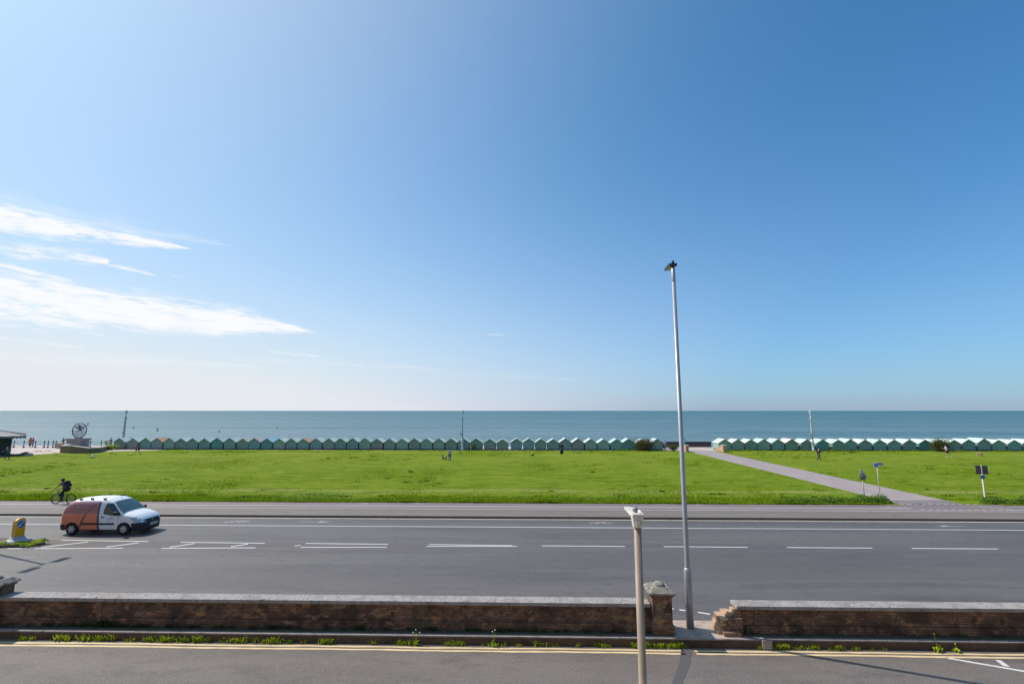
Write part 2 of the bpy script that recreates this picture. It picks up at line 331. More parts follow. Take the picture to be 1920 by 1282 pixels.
# ledge on which the brick wall stands, one slab of it lifted a little
st = MB().box(-260, 4.72, 15.22, 16.46, ZS - .2, .08).box(4.72, 6.75, 15.20, 16.46, ZS - .2, .085).box(6.75, 260, 15.23, 16.46, ZS - .2, .078)
st.box(6.78, 7.05, 15.10, 15.23, ZS - .15, .10)
tag(st.build('kerb', ledge_m), kind='structure')
shade_moss = mat('mossy_dirt', (.085, .075, .055), .95, [(4, (.05, .06, .03), .45, .62, U), (12, (.16, .14, .11), .6, .72, U)])  # dark moss sheet whose tone also holds the wall's shade on the ledge
for k_, (a_, b_) in enumerate(((-260, 4.35), (6.3, 260))): plane('ledge_moss_shade', a_, b_, 15.36, 15.66, .0885, shade_moss)
# dark brown brick face of the ledge
tag(MB().box(-260, 4.72, 15.205, 15.219, ZS - .1, .045).box(4.72, 6.75, 15.185, 15.199, ZS - .1, .05).box(7.06, 260, 15.215, 15.229, ZS - .1, .045).build('kerb', mat('ledge_face', (.10, .062, .045), .9, [(2.5, (.06, .04, .03), .45, .65, U), (9, (.16, .10, .07), .58, .72, U)])), kind='structure')
plane('road', -260, 260, 16.46, 31.24, 0, asphalt)
st = MB().box(-260, 260, 31.24, 31.40, -.2, ZP + .003); tag(st.build('kerb', kerb_m), kind='structure')
plane('footpath', -260, 260, 31.40, 33.45, ZP, foot_m)
plane('cycle_track', -260, 260, 33.45, 36.0, ZP, track_m)
plane('concrete_edging', -260, 260, 33.36, 33.52, ZP + .006, mat('edging_concrete', (.42, .35, .32), .8, [(4, (.3, .26, .24), .45, .7, U)]))
plane('park_path', 26.2, 30.75, 35.9, 82.4, ZP + .008, path_m)
# flares where the park path meets the cycle track and the promenade
tag(MB().add([(25.2, 35.75, 0), (32.6, 35.75, 0), (30.75, 37.6, 0), (26.2, 37.2, 0)], [(0, 1, 2, 3)]).build('park_path', track_m), kind='structure').location.z = ZP + .012
# lawn with soft undulation, edges irregular
def lawn(x0, x1, y0, y1, fy1=None):
    nx = int((x1 - x0) / 1.2) + 2; ny = 46
    xs = np.linspace(x0, x1, nx); t = np.linspace(0, 1, ny) ** 1.25
    V = np.zeros((ny, nx, 3))
    for j in range(ny):
        for i in range(nx):
            yb = y1 if fy1 is None else fy1(xs[i])
            yy = y0 + (yb - y0) * t[j]; e = min(t[j], 1 - t[j], (i) / 3., (nx - 1 - i) / 3.)
            h = .035 * math.sin(xs[i] * .31 + yy * .17) + .03 * math.sin(xs[i] * .13 - yy * .29 + 2) + .02 * math.sin(xs[i] * 1.1 + 3 * math.sin(yy * .5))
            V[j, i] = (xs[i], yy + (.05 * math.sin(xs[i] * 2.3) + .04 * math.sin(xs[i] * 5.1) if j == 0 else 0), ZP + .016 + max(0, h + .06) * min(1, e * 5))
    idx = np.arange(nx * ny).reshape(ny, nx)
    F = np.stack([idx[:-1, :-1], idx[:-1, 1:], idx[1:, 1:], idx[1:, :-1]], -1).reshape(-1, 4)
    o = npmesh('lawn', V.reshape(-1, 3), F, grass_g); o['kind'] = 'structure'
    for p in o.data.polygons: p.use_smooth = True
    return o
def far_edge(x):
    if x > -60: return 81.25 + .12 * math.sin(x * 1.7) + .1 * math.sin(x * .6)
    if x > -72.2: return 81.2 - (-60 - x) * .50
    return max(56.0, 75.1 - (-72.2 - x) * 4.0)
lawn(-215, 26.25, 35.6, 81.8, far_edge)
lawn(30.7, 215, 35.85, 81.8)
plane('promenade', -260, 260, 81.2, 91.0, ZP, prom_m)
tag(MB().add([(-260, 50, 0), (-71, 50, 0), (-61, 80.0, 0), (-61, 81.2, 0), (-260, 81.2, 0)], [(0, 1, 2, 3, 4)]).build('promenade', prom_m), kind='structure').location.z = ZP
bm_ = MB().add([(-300, 91, ZP), (300, 91, ZP), (300, 91.02, -2.6), (-300, 91.02, -2.6)], [(0, 1, 2, 3)])
tag(bm_.build('promenade_wall_face', kerb_m), kind='structure')
tag(MB().add([(-700, 91, -2.2), (700, 91, -2.2), (700, 128, -4.6), (-700, 128, -4.6)], [(0, 1, 2, 3)]).build('beach', mat('shingle', (.42, .34, .26), .9, [(5, (.3, .24, .19), .5, .7, U)])), kind='structure')

# sea: rippled water to the horizon
def sea_mat():
    m = bpy.data.materials.new('sea_water'); m.use_nodes = True; t = m.node_tree; b = t.nodes['Principled BSDF']
    co = t.nodes.new('ShaderNodeTexCoord')
    def nz(scale, st, det, rg=.55):
        mp = t.nodes.new('ShaderNodeMapping'); mp.inputs['Scale'].default_value = st; t.links.new(co.outputs['Object'], mp.inputs[0])
        n = t.nodes.new('ShaderNodeTexNoise'); n.inputs['Scale'].default_value = scale; n.inputs['Detail'].default_value = det; n.inputs['Roughness'].default_value = rg; t.links.new(mp.outputs[0], n.inputs[0]); return n.outputs[0]
    sp = t.nodes.new('ShaderNodeSeparateXYZ'); t.links.new(co.outputs['Object'], sp.inputs[0])
    # shallow water over sand is paler than deep water
    f = sstep(mth('LOGARITHM', mth('MAXIMUM', sp.outputs[1], 1.0, tree=t), 10.0, tree=t), 2.2, 3.6, tree=t)
    mx = t.nodes.new('ShaderNodeMixRGB'); t.links.new(f, mx.inputs[0]); mx.inputs[1].default_value = SEA_NEAR; mx.inputs[2].default_value = SEA_FAR
    pt = mth('MAXIMUM', sstep(nz(.010, (.18, 1.2, 1), 5), .46, .60, tree=t), sstep(nz(.0018, (.15, 1.2, 1), 5), .46, .60, tree=t), tree=t)
    m2 = t.nodes.new('ShaderNodeMixRGB'); t.links.new(mth('MULTIPLY', pt, .7, tree=t), m2.inputs[0]); t.links.new(mx.outputs[0], m2.inputs[1]); m2.inputs[2].default_value = SEA_PATCH
    pf = sstep(nz(.05, (.25, 1.5, 1), 5), .45, .62, tree=t)
    m3 = t.nodes.new('ShaderNodeMixRGB'); t.links.new(mth('MULTIPLY', pf, .5, tree=t), m3.inputs[0]); t.links.new(m2.outputs[0], m3.inputs[1]); m3.inputs[2].default_value = SEA_NEAR
    pw = sstep(nz(.33, (.22, 1.3, 1), 5, .7), .50, .66, tree=t)
    m4 = t.nodes.new('ShaderNodeMixRGB'); t.links.new(mth('MULTIPLY', pw, .55, tree=t), m4.inputs[0]); t.links.new(m3.outputs[0], m4.inputs[1]); m4.inputs[2].default_value = (.26, .34, .36, 1)  # wave glints put into the base colour as paler streaks
    t.links.new(m4.outputs[0], b.inputs['Base Color']); b.inputs['Roughness'].default_value = .42; b.inputs['IOR'].default_value = 1.33; b.inputs['Specular IOR Level'].default_value = .55
    prev = None
    for scl, st, d in ((.006, (.3, 1, 1), 7.0), (.035, (.35, 1, 1), 1.8), (.22, (.45, 1, 1), .6), (1.2, (.6, 1, 1), .13)):
        bn = t.nodes.new('ShaderNodeBump'); bn.inputs['Distance'].default_value = d; bn.inputs['Strength'].default_value = 1
        t.links.new(nz(scl, st, 4), bn.inputs['Height'])
        if prev is not None: t.links.new(prev, bn.inputs['Normal'])
        prev = bn.outputs[0]
    t.links.new(prev, b.inputs['Normal']); return m
SEA_NEAR = (.12, .19, .205, 1); SEA_FAR = (.008, .115, .13, 1); SEA_PATCH = (.03, .115, .125, 1)
plane('sea', -90000, 90000, 108, 90000, -3.9, sea_mat())

# painted markings, each a thin sheet on its surface
def quad_pts(mb, x0, y0, x1, y1, wd, z, mi=0):
    d = Vector((x1 - x0, y1 - y0)); n = Vector((-d.y, d.x)).normalized() * wd / 2
    mb.add([(x0 - n.x, y0 - n.y, z), (x1 - n.x, y1 - n.y, z), (x1 + n.x, y1 + n.y, z), (x0 + n.x, y0 + n.y, z)], [(0, 1, 2, 3)], mi)
wm = MB(); zr = .004
quad_pts(wm, -260, 29.0, 260, 29.0, .10, zr)
for k in range(0, 34): quad_pts(wm, .84 + 5.97 * k, 25.17, 4.92 + 5.97 * k, 25.17, .10, zr)
for a in [(-4.78, 25.27, -.64, 25.16), (-4.83, 24.93, -.40, 25.06), (-11.0, 25.30, -6.83, 25.24), (-10.95, 24.62, -6.75, 24.74), (-11.36, 24.84, -11.1, 24.96),
          (-17.45, 25.36, -13.1, 25.28), (-17.6, 24.26, -13.1, 24.47), (-17.35, 24.46, -16.6, 25.16), (-14.42, 24.62, -13.85, 25.10),
          (-23.9, 25.62, -19.2, 25.45), (-25.0, 24.0, -19.5, 24.24), (-23.6, 24.26, -22.2, 25.3), (-20.5, 24.42, -19.5, 25.2)]:
    quad_pts(wm, *a, .10 if abs(a[1] - a[3]) < .3 else .13, zr)
for a in [(4.75, 17.66, 5.0, 17.56), (5.17, 17.5, 5.42, 17.41), (5.72, 17.31, 6.06, 17.16)]: quad_pts(wm, *a, .09, zr)
# service road: white bay line and bar
zs = ZS + .004
quad_pts(wm, 11.62, 14.78, 14.6, 13.42, .09, zs); quad_pts(wm, 12.93, 14.70, 12.84, 14.36, .14, zs)
# pavement line and crossing dashes
zp = ZP + .018
quad_pts(wm, -260, 34.35, 25.85, 34.35, .09, ZP + .006)
for k in range(12): quad_pts(wm, 26.15 + k * .5, 33.98, 26.41 + k * .5, 33.98, .09, ZP + .006)
quad_pts(wm, 32.0, 34.0, 260, 34.2, .09, ZP + .006); quad_pts(wm, 30.9, 35.1, 32.2, 34.05, .09, ZP + .006)
for k in range(11): quad_pts(wm, 26.2 + k * .5, 35.83, 26.46 + k * .5, 35.83, .09, zp)
tag(wm.build('road_markings', white_p, recalc=False), kind='structure')
# bicycle symbols and arrows, worn
def bike_symbol(mb, cx, cy, z, s=1.0, flip=1, sy=1.0):
    def P(x, y): return (cx + x * s * flip, cy + y * s * .55 * sy)
    for wx in (-.5, .5):
        pts = [P(wx + .33 * math.cos(t), .33 * 1.3 * math.sin(t) - .1) for t in [i * math.pi / 6 for i in range(13)]]
        for a, b in zip(pts, pts[1:]): quad_pts(mb, *a, *b, .075 * s, z)
    seg = [(-.5, -.1, -.15, .5), (-.15, .5, .35, .5), (.35, .5, .5, -.1), (-.5, -.1, 0, -.1), (0, -.1, .35, .5), (0, -.1, -.18, .62), (.35, .5, .3, .75), (.3, .75, .5, .75), (-.3, .66, -.08, .66)]
    for a in seg: quad_pts(mb, *P(a[0], a[1]), *P(a[2], a[3]), .075 * s, z)
def arrow(mb, x0, x1, y, z, wd=.09):
    quad_pts(mb, x0, y, x1 - (x1 - x0) * .4, y, wd, z); h = (x1 - x0) * .4; d = 1 if x1 > x0 else -1
    mb.add([(x1 - h, y - .17, z + .0), (x1, y, z), (x1 - h, y + .17, z)], [(0, 1, 2)])
wo_ = MB()
bike_symbol(wo_, -17.3, 30.0, zr, .85); arrow(wo_, -13.6, -11.5, 30.05, zr); bike_symbol(wo_, 4.5, 30.18, zr, .8); arrow(wo_, 25.4, 23.7, 29.85, zr)
zc = ZP + .006
arrow(wo_, -9.7, -12.0, 35.2, zc, .11); bike_symbol(wo_, -7.0, 35.3, zc, .8); bike_symbol(wo_, 9.7, 35.3, zc, .8); arrow(wo_, 11.0, 12.6, 35.3, zc); arrow(wo_, 25.9, 24.0, 34.75, zc, .1)
bike_symbol(wo_, 28.1, 36.5, zp, .8); bike_symbol(wo_, 29.3, 36.25, zp, .6); arrow(wo_, 32.9, 34.6, 35.1, zc)
tag(wo_.build('worn_road_markings', worn_p, recalc=False), kind='structure')
yl = MB()
def ragged(mb, x0, x1, y, wd, z, step=.35, amp=.012):
    n = int((x1 - x0) / step); xs = [x0 + (x1 - x0) * i / n for i in range(n + 1)]
    wob = lambda x: .012 * math.sin(x * .9) + .006 * math.sin(x * 2.7)
    vs = [(x, y + wob(x) - wd / 2 + random.uniform(-amp, amp), z) for x in xs] + [(x, y + wob(x) + wd / 2 + random.uniform(-amp, amp), z) for x in xs]
    mb.add(vs, [(i, i + 1, n + 2 + i, n + 1 + i) for i in range(n)])
for y in (15.01, 14.84): ragged(yl, -60, 4.50, y, .085, zs); ragged(yl, 4.8, 60, y, .085, zs)
ragged(yl, -150, 150, 16.64, .07, zr, 1.0)
tag(yl.build('yellow_lines', yellow_p, recalc=False), kind='structure')
yl = MB(); ragged(yl, -200, 200, 30.98, .17, zr, 1.0); tag(yl.build('edge_line', cream_p, recalc=False), kind='structure')
# asphalt patches and old crack repairs
pm = mat('asphalt_repair', (.095, .086, .085), .75, [(50, (.15, .14, .135), .56, .74, U), (4, (.12, .11, .105), .5, .7, U)])
pb = MB(); pb.add([(4.50, 15.20, zs), (4.82, 15.20, zs), (4.45, 14.3, zs), (3.75, 13.0, zs), (3.5, 13.0, zs), (4.2, 14.39, zs)], [(0, 5, 4, 3, 2, 1)])
pb.add([(-260, 9.3, zs), (260, 9.3, zs), (260, 9.7, zs), (-260, 9.7, zs)], [(0, 1, 2, 3)])
tag(pb.build('road_patch', pm, recalc=False), kind='structure')
# reddish worn ground inside the hatching
tag(MB().add([(-26, 24.1, .002), (-4.9, 24.9, .002), (-4.9, 25.3, .002), (-26, 25.7, .002)], [(0, 1, 2, 3)]).build('road_hatch_ground', mat('worn_asphalt', (.125, .105, .10), .8, [(1.2, (.10, .09, .09), .45, .7, U), (60, (.17, .15, .15), .56, .72, U)]), recalc=False), kind='structure')
plane('pavement', 4.40, 6.2, 15.24, 16.44, .089, mat('gap_slab', (.46, .37, .30), .85, [(3, (.33, .27, .23), .45, .65, U), (20, (.2, .17, .15), .58, .7, U)]))
ch = MB()
for a in [(-23.3, 22.55, -22.3, 22.75), (-25.6, 20.9, -24.9, 21.3)]: quad_pts(ch, *a, .05, zr)
tag(ch.build('faint_road_marks', worn_p, recalc=False), kind='structure')
# refuge island kerb
ik = MB(); poly = [(-60, 23.95), (-26.5, 23.95), (-24.4, 24.35), (-23.9, 24.75), (-24.4, 25.2), (-26.5, 25.6), (-60, 25.6)]
ik.prism(poly, 0.0, .10, 'z'); tag(ik.build('traffic_island', mat('island_soil', (.10, .085, .06), .9, [(6, (.16, .14, .11), .5, .7, U)])), kind='structure')

# ---------------------------------------------------------------- grass and ground cover (nobody could count it)
def stuff(o, label): o['kind'] = 'stuff'; o['label'] = label; return o
n = 150000
gx = np.concatenate([rng.uniform(-60, 60, n), rng.uniform(-48, 48, 90000)]); gy = np.concatenate([35.75 + 46 * rng.uniform(0, 1, n) ** 1.6, 35.62 + 2.6 * rng.uniform(0, 1, 90000) ** 1.5])
k = ~((gx > 26.1) & (gx < 30.9)) & ~((gx > 25.0) & (gx < 33.0) & (gy < 37.2)) & (gx > -1.12 * gy - 3) & (gx < 1.12 * gy + 3)
gx, gy = gx[k], gy[k]; lo = np.where(gy < 37, .10, .07) * (1 + .5 * np.sin(gx * .9) * np.sin(gx * .23 + 1))
hh = lo * rng.uniform(.35, 1.3, len(gx)) * (.75 + .5 * (np.sin(gx * 3.1 + gy * 2) * np.sin(gx * 1.7 - gy * 5) > .1)); P = np.stack([gx, gy, np.full(len(gx), ZP + .02)], 1)
V, F = blades(P, hh, .05 + .0009 * gy, .8); stuff(npmesh('grass', V, F, blade_m), 'short grass blades over the lawn')
# darker coarse tufts scattered over the turf
n = 420; tx = rng.uniform(-88, 88, n); ty = 37 + 43 * rng.uniform(0, 1, n) ** 1.1; k = ~((tx > 25.4) & (tx < 31.5)) & (np.abs(tx) < 1.1 * ty); tx, ty = tx[k], ty[k]; Ps = []
for a, b in zip(tx, ty): m_ = int(rng.uniform(10, 60)); r_ = rng.uniform(.1, .5); Ps.append(np.stack([a + rng.normal(0, r_, m_), b + rng.normal(0, .10, m_), np.full(m_, ZP + .02)], 1))
P = np.concatenate(Ps); V, F = blades(P, rng.uniform(.06, .17, len(P)), .07, .6); stuff(npmesh('grass_tufts', V, F, mat('coarse_blade', (.075, .13, .012), .8, spec=.1, transl=.15, island=.5)), 'darker coarse grass tufts scattered over the lawn')
# daisies and pale flower heads in the turf near the cycle track
n = 1500; cx = rng.normal(0, 1, n); gx = np.concatenate([rng.normal(-16, 2.5, 500), rng.uniform(-40, 40, 700), rng.normal(2, 6, 300)]); gy = rng.uniform(35.9, 39.5, n)
k = ~((gx > 24.8) & (gx < 33.2)); P = np.stack([gx[k], gy[k], np.full(k.sum(), ZP + .13)], 1)
V, F = leafq(P, .05, 1.2); stuff(npmesh('daisies', V, F, mat('daisy_petal', (.75, .75, .68), .7)), 'small white daisies in the grass edge')
# tall nettles and brambles where the park path leaves the road
def patch(name, label, spots, nleaf, size, m, zbase=ZP, hmax=.5):
    Ps = []
    for (x, y, rx, ry, h) in spots:
        kk = int(nleaf * rx * ry); a = rng.uniform(0, 2 * np.pi, kk); r = np.sqrt(rng.uniform(0, 1, kk))
        px = x + rx * r * np.cos(a); py = y + ry * r * np.sin(a)
        hh = h * np.sqrt(np.clip(1 - r ** 2, 0.02, 1)) * (.7 + .5 * np.sin(px * 5.1 + py * 3) * np.sin(px * 2.3))
        Ps.append(np.stack([px, py, zbase + .02 + np.abs(hh) * rng.uniform(.15, 1.0, kk)], 1))
    P = np.concatenate(Ps); V, F = leafq(P, size * rng.uniform(.6, 1.4, len(P)), .4); return stuff(npmesh(name, V, F, m), label)
sp = [(25.2 - i * .75, 36.35 + .15 * math.sin(i * 2.1), .75, .5, .62 * (.9 ** i) + .08) for i in range(10)] + [(25.6, 36.9, .5, .9, .5), (24.6, 37.1, .8, .7, .4)]
patch('nettles', 'tall green nettles beside the park path', sp, 1500, .11, nettle_m)
sp = [(32.9 + i * .75, 36.3 + .12 * math.sin(i * 1.7), .75, .45, .35 + .18 * math.sin(i * 1.1 + 1) ** 2) for i in range(14)]
patch('nettles', 'low nettles behind the cycle track by the dark panels', sp, 1500, .11, nettle_m)
sp = [(rng.uniform(-26.2, -24.0) - (0 if i < 9 else rng.uniform(0, 9)), rng.uniform(24.15, 24.6), .35, .16, .16) for i in range(22)] + [(-24.3, 24.9, .45, .12, .16), (-24.0, 24.85, .25, .12, .2)]
patch('island_weeds', 'yellow green weeds growing on the traffic island', sp, 3000, .07, weed_m, .10)
sp = [(18.3 + i * .55, 81.3, .5, .35, .28 if i > 0 else .4) for i in range(-6, 8)]
patch('ivy_cover', 'low dark green cover at the foot of the bush by the huts', sp, 900, .12, nettle_m)
sp = [(-20 + rng.uniform(-40, 38), 81.3, .7, .12, .07) for i in range(22)] + [(33 + rng.uniform(0, 50), 81.4, 1.2, .25, .3) for i in range(34)]
patch('lawn_edge_tufts', 'rough tufts where the lawn meets the huts', sp, 500, .12, blade_m)
# gutter weeds along the service road ledge and the shaded plants under the wall
def weeds(name, label, items, y, z, m, back=0.0):
    Vs, Fs, o = [], [], 0
    for (x, h, nb) in items:
        P = np.stack([x + rng.normal(0, h * .38, nb), y + rng.normal(0, .02, nb) - rng.uniform(0, .05 + back, nb), np.full(nb, z)], 1)
        V, F = blades(P, h * rng.uniform(.35, 1.1, nb), h * rng.uniform(.09, .2, nb), .55); Vs.append(V); Fs.append(F + o); o += len(V)
        P2 = np.stack([x + rng.normal(0, h * .45, nb), y + rng.normal(0, .02, nb) - .03, z + h * rng.uniform(.05, .7, nb)], 1)
        V, F = leafq(P2, h * .3, .6); F = F[:, [0, 1, 2, 0, 2, 3]].reshape(-1, 3); Vs.append(V); Fs.append(F + o); o += len(V)
    return stuff(npmesh(name, np.concatenate(Vs), np.concatenate(Fs), m), label)
it = []
for a, b, nn, h in [(-15.0, -13.4, 9, .17), (-13.3, -11.6, 8, .18), (-11.2, -9.2, 14, .19), (-9.1, -8.2, 5, .17), (-8.0, -6.3, 11, .17), (-6.2, -5.2, 5, .15), (-4.6, -3.9, 2, .13), (-3.8, -1.2, 11, .15), (-1.1, 1.6, 12, .15), (1.9, 2.6, 3, .13), (3.1, 4.7, 14, .17), (6.3, 9.2, 18, .15), (9.3, 10.4, 4, .12)]:
    for _ in range(nn): it.append((random.uniform(a, b), h * random.uniform(.55, 1.35), random.randint(9, 22)))
weeds('gutter_weeds', 'bright green weeds growing along the foot of the ledge', it, 15.19, ZS + .004, weed_m)
it = [(random.uniform(-16, 4.2), random.uniform(.05, .16), 16) for _ in range(150)] + [(random.uniform(6.4, 16), random.uniform(.04, .1), 12) for _ in range(50)] + [(-12.9, .28, 60), (-12.6, .22, 40), (6.3, .28, 30)]
weeds('wall_foot_weeds', 'dark weeds in the shade at the foot of the brick wall', it, 15.56, .08, dark_leaf)
# litter specks and stones on the service road
P = np.stack([rng.uniform(-14, 14, 90), rng.uniform(12.8, 14.9, 90), np.full(90, ZS + .008)], 1)
V, F = leafq(P, .028, .0); V[:, 2] = ZS + .008; stuff(npmesh('road_specks', V, F, mat('pale_speck', (.5, .48, .44), .8)), 'pale specks of grit on the service road')

# ---------------------------------------------------------------- brick walls along the service road
def coping_pts(mb, x0, x1, y0, y1, z0, z1, m=0, step=1.9):
    x = x0
    while x < x1 - 1e-3:
        xe = min(x1, x + step * random.uniform(.9, 1.1)); dz = random.uniform(-.003, .003); dy = random.uniform(-.003, .003)
        if x1 - xe < .3: xe = x1
        mb.box(x + .0015, xe - .0015, y0 + dy, y1 + dy, z0, z1 + dz, m, .006); x = xe
wl = thing('brick_wall', 'long low old brick wall with pale coping ending in a stone capped gate pier', 'wall', (4.0, 15.8, .08))
def at0(o, t): o.data.transform(Matrix.Translation(-Vector(t.location))); o.parent = t; return o
mb = MB().box(-70, 3.78, 15.66, 15.98, .08, .78).box(-70, 3.78, 15.60, 16.02, .08, .32)
at0(mb.build('masonry', brick_m), wl)
mb = MB(); coping_pts(mb, -70, 3.74, 15.56, 16.04, .80, .89); mb.box(-70, 3.76, 15.60, 16.0, .775, .81)
at0(mb.build('coping', cope_m), wl)
def pier(t, x0, x1, y0, y1, broken=False):
    mb = MB().box(x0, x1, y0, y1, .08, 1.12).box(x0 - .04, x1 + .04, y0 - .04, y1 + .04, .08, .34, 0, .02)
    mb.box(x0 - .04, x1 + .04, y0 - .04, y1 + .04, 1.12, 1.19)
    p = at0(mb.build('pier', brick_m), t)
    cb = MB(); cx, cy = (x0 + x1) / 2, (y0 + y1) / 2; hx, hy = (x1 - x0) / 2 + .10, (y1 - y0) / 2 + .09
    def fr(a, b, za, zb):
        k = [(cx - a[0], cy - a[1], za), (cx + a[0], cy - a[1], za), (cx + a[0], cy + a[1], za), (cx - a[0], cy + a[1], za)]
        l = [(cx - b[0], cy - b[1], zb), (cx + b[0], cy - b[1], zb), (cx + b[0], cy + b[1], zb), (cx - b[0], cy + b[1], zb)]
        cb.add(k + l, [(0, 3, 2, 1), (4, 5, 6, 7), (0, 1, 5, 4), (1, 2, 6, 5), (2, 3, 7, 6), (3, 0, 4, 7)])
    fr((hx, hy), (hx, hy), 1.19, 1.235); fr((hx, hy), (hx * .62, hy * .62), 1.237, 1.35)
    cb.sphere((cx, cy, 1.34), .17, (1.05, 1.15, .75), 12)
    at0(cb.build('cap', cap_m), t); return p
pier(wl, 3.78, 4.36, 15.46, 16.08); pier(wl, -17.0, -16.34, 15.46, 16.08)
wr = thing('brick_wall', 'low old brick wall with pale coping and a broken stepped brick end', 'wall', (6.3, 15.8, .08))
mb = MB().box(6.42, 75, 15.64, 15.96, .08, .75).box(6.55, 75, 15.58, 16.0, .08, .29)
at0(mb.build('masonry', brick_m), wr)
mb = MB(); coping_pts(mb, 6.28, 75, 15.53, 16.02, .77, .86); mb.box(6.36, 75, 15.57, 15.98, .745, .78)
at0(mb.build('coping', cope_m), wr)
mb = MB(); random.seed(5)
for row in range(9):                                     # the toothed stub of the lost gate pier, brick by brick
    z = .08 + row * .076; xl = 5.66 + [0, 0, .02, .06, .10, .12, .30, .34, .50][row]; yy = 15.50 + (.0 if row < 6 else .1)
    x = xl; first = True
    while x < 6.42:
        wd = random.choice([.215, .105, .215]); xe = min(6.42, x + wd)
        if random.random() > .08 * (row > 4): mb.box(x, xe - .008, yy + random.uniform(-.012, .012), 16.02 - (.22 if row > 6 else 0) + random.uniform(-.02, .02), z, z + .068 + random.uniform(-.004, .003), 1 if first else 0, .006)
        x = xe; first = False
mb.box(5.74, 6.42, 15.53, 15.98, .08, .50)
mb.box(5.8, 6.3, 15.34, 15.50, .08, .20, 0, .015)
at0(mb.build('broken_end', [brickb_m, mat('bare_brick_core', (.52, .36, .24), .9, [(9, (.40, .25, .15), .5, .65, U)])]), wr); random.seed(11)  # cream core bricks, with sunlight on the broken end put into their colour
# plants by the broken end
def flower(name, label, x, y, z, heads, col, cat='plant'):
    t = thing(name, label, cat, (x, y, z)); mb = MB()
    for (dx, dy, h) in heads:
        mb.path([(0, 0, 0), (dx * .5, dy * .5, h * .6), (dx, dy, h)], .004, 5); MB().sphere((dx, dy, h), .018, (1, 1, .9), 8).build('flower_head', col, t)
    mb.build('stem', weed_m, t)
    P = rng.normal(0, .05, (60, 3)); P[:, 2] = np.abs(P[:, 2]) + .01
    V, F = leafq(P, .09, .3); npmesh('leaf', V, F, weed_m, t)
fluff = mat('seed_head', (.8, .8, .75), .9); yel = mat('dandelion_yellow', (.85, .62, .03), .7)
flower('dandelion', 'tall weed with four white seed heads standing before the wall', -3.17, 15.16, ZS + .004, [(-.03, .02, .40), (-.1, .0, .33), (.09, .02, .32), (0, .03, .25)], fluff)
flower('dandelion', 'dandelion with one yellow flower in the gutter on the right', 12.2, 15.15, ZS + .004, [(0, 0, .20)], yel)
flower('dandelion', 'leafy gutter weed with a tall thin stalk, left of the yellow dandelion', 11.7, 15.15, ZS + .004, [(-.06, .0, .46)], weed_m)
flower('dandelion', 'weed with two white seed heads near the middle of the long wall', -.9, 15.16, ZS + .004, [(-.05, .0, .38), (.02, .02, .42)], fluff)

# ---------------------------------------------------------------- street lamps
t = thing('street_lamp', 'tall slim grey metal street lamp standing in the gap between the brick walls', 'street lamp', (5.0, 15.9, .085))
mb = MB().lathe([(.112, 0), (.112, 1.62), (.105, 1.68), (.085, 1.74)], n=24); mb.build('base_column', galv, t)
mb = MB().lathe([(.079, 1.70), (.079, 1.78), (.074, 2.0), (.060, 10.85)], n=24); mb.build('shaft', galv, t)
mb = MB().box(-.055, .055, -.118, -.105, .75, 1.3, 0, .006); mb.build('door', galv, t)
mb = MB().lathe([(.064, 10.78), (.066, 10.80), (.062, 11.22), (.03, 11.25)], n=20); mb.build('bracket', galv, t)
mb = MB().tube((0, -.02, 11.22), (0, .10, 11.38), .028, n=12); mb.prism([(-.08, 11.32), (-.05, 11.40), (.10, 11.43), (.56, 11.39), (.62, 11.36), (.60, 11.33)], -.12, .12, 'x')
hd = mb.build('lamp_head', dark_g, t); mb = MB().lathe([(.045, 0), (.045, .06), (.02, .09)], (0, -.02, 11.41), 12); mb.build('photocell', dark_g, hd)
mb = MB().box(-.09, .09, .12, .54, 11.315, 11.332); mb.build('lens', mat('lamp_lens', (.55, .55, .42), .25), hd)

t = thing('street_lamp', 'short buff painted lamp post with a weathered white lantern near the camera', 'street lamp', (1.79, 8.1, -.1))
mb = MB().lathe([(.085, 0), (.085, .9), (.062, .95), (.058, 4.93)], n=24); mb.build('post', cream_post, t)
mb = MB()
def ring4(hx, hy, z, cy=0): return [(-hx, cy - hy, z), (hx, cy - hy, z), (hx, cy + hy, z), (-hx, cy + hy, z)]
v = ring4(.066, .066, 4.87) + ring4(.074, .076, 4.95) + ring4(.085, .10, 5.04, .02)
mb.add(v, [(0, 3, 2, 1), (8, 9, 10, 11)] + [(4 * j + i, 4 * j + (i + 1) % 4, 4 * j + 4 + (i + 1) % 4, 4 * j + 4 + i) for j in range(2) for i in range(4)])
mb.box(-.045, .045, -.10, -.07, 4.92, 4.98, 0, .006).box(-.04, -.03, -.105, -.07, 4.88, 5.03).box(.025, .035, -.10, -.07, 4.9, 5.05)
mb.build('bracket', offwhite, t)
mb = MB(); v = ring4(.115, .13, 4.925, .03); v = [(-.09, -.085, 5.04), (.09, -.085, 5.04), (.09, .18, 5.03), (.04, .84, 4.99), (-.04, .84, 4.99), (-.09, .18, 5.03)]
v2 = [(-.087, -.085, 5.08), (.087, -.085, 5.08), (.082, .18, 5.095), (.03, .82, 5.03), (-.03, .82, 5.03), (-.082, .18, 5.095)]
n = 6; mb.add(v + v2, [list(range(n))[::-1], list(range(n, 2 * n))] + [[i, (i + 1) % n, n + (i + 1) % n, n + i] for i in range(n)])
hd = mb.build('lamp_head', offwhite, t)
mb = MB().sphere((-.015, .05, 5.125), .045, (1, 1, 1.05), 14); mb.build('photocell', mat('photocell_grey', (.25, .25, .28), .25), hd)
mb = MB().tube((.03, -.02, 5.09), (.085, -.03, 5.10), .007, n=8); mb.build('clip', offwhite, hd)
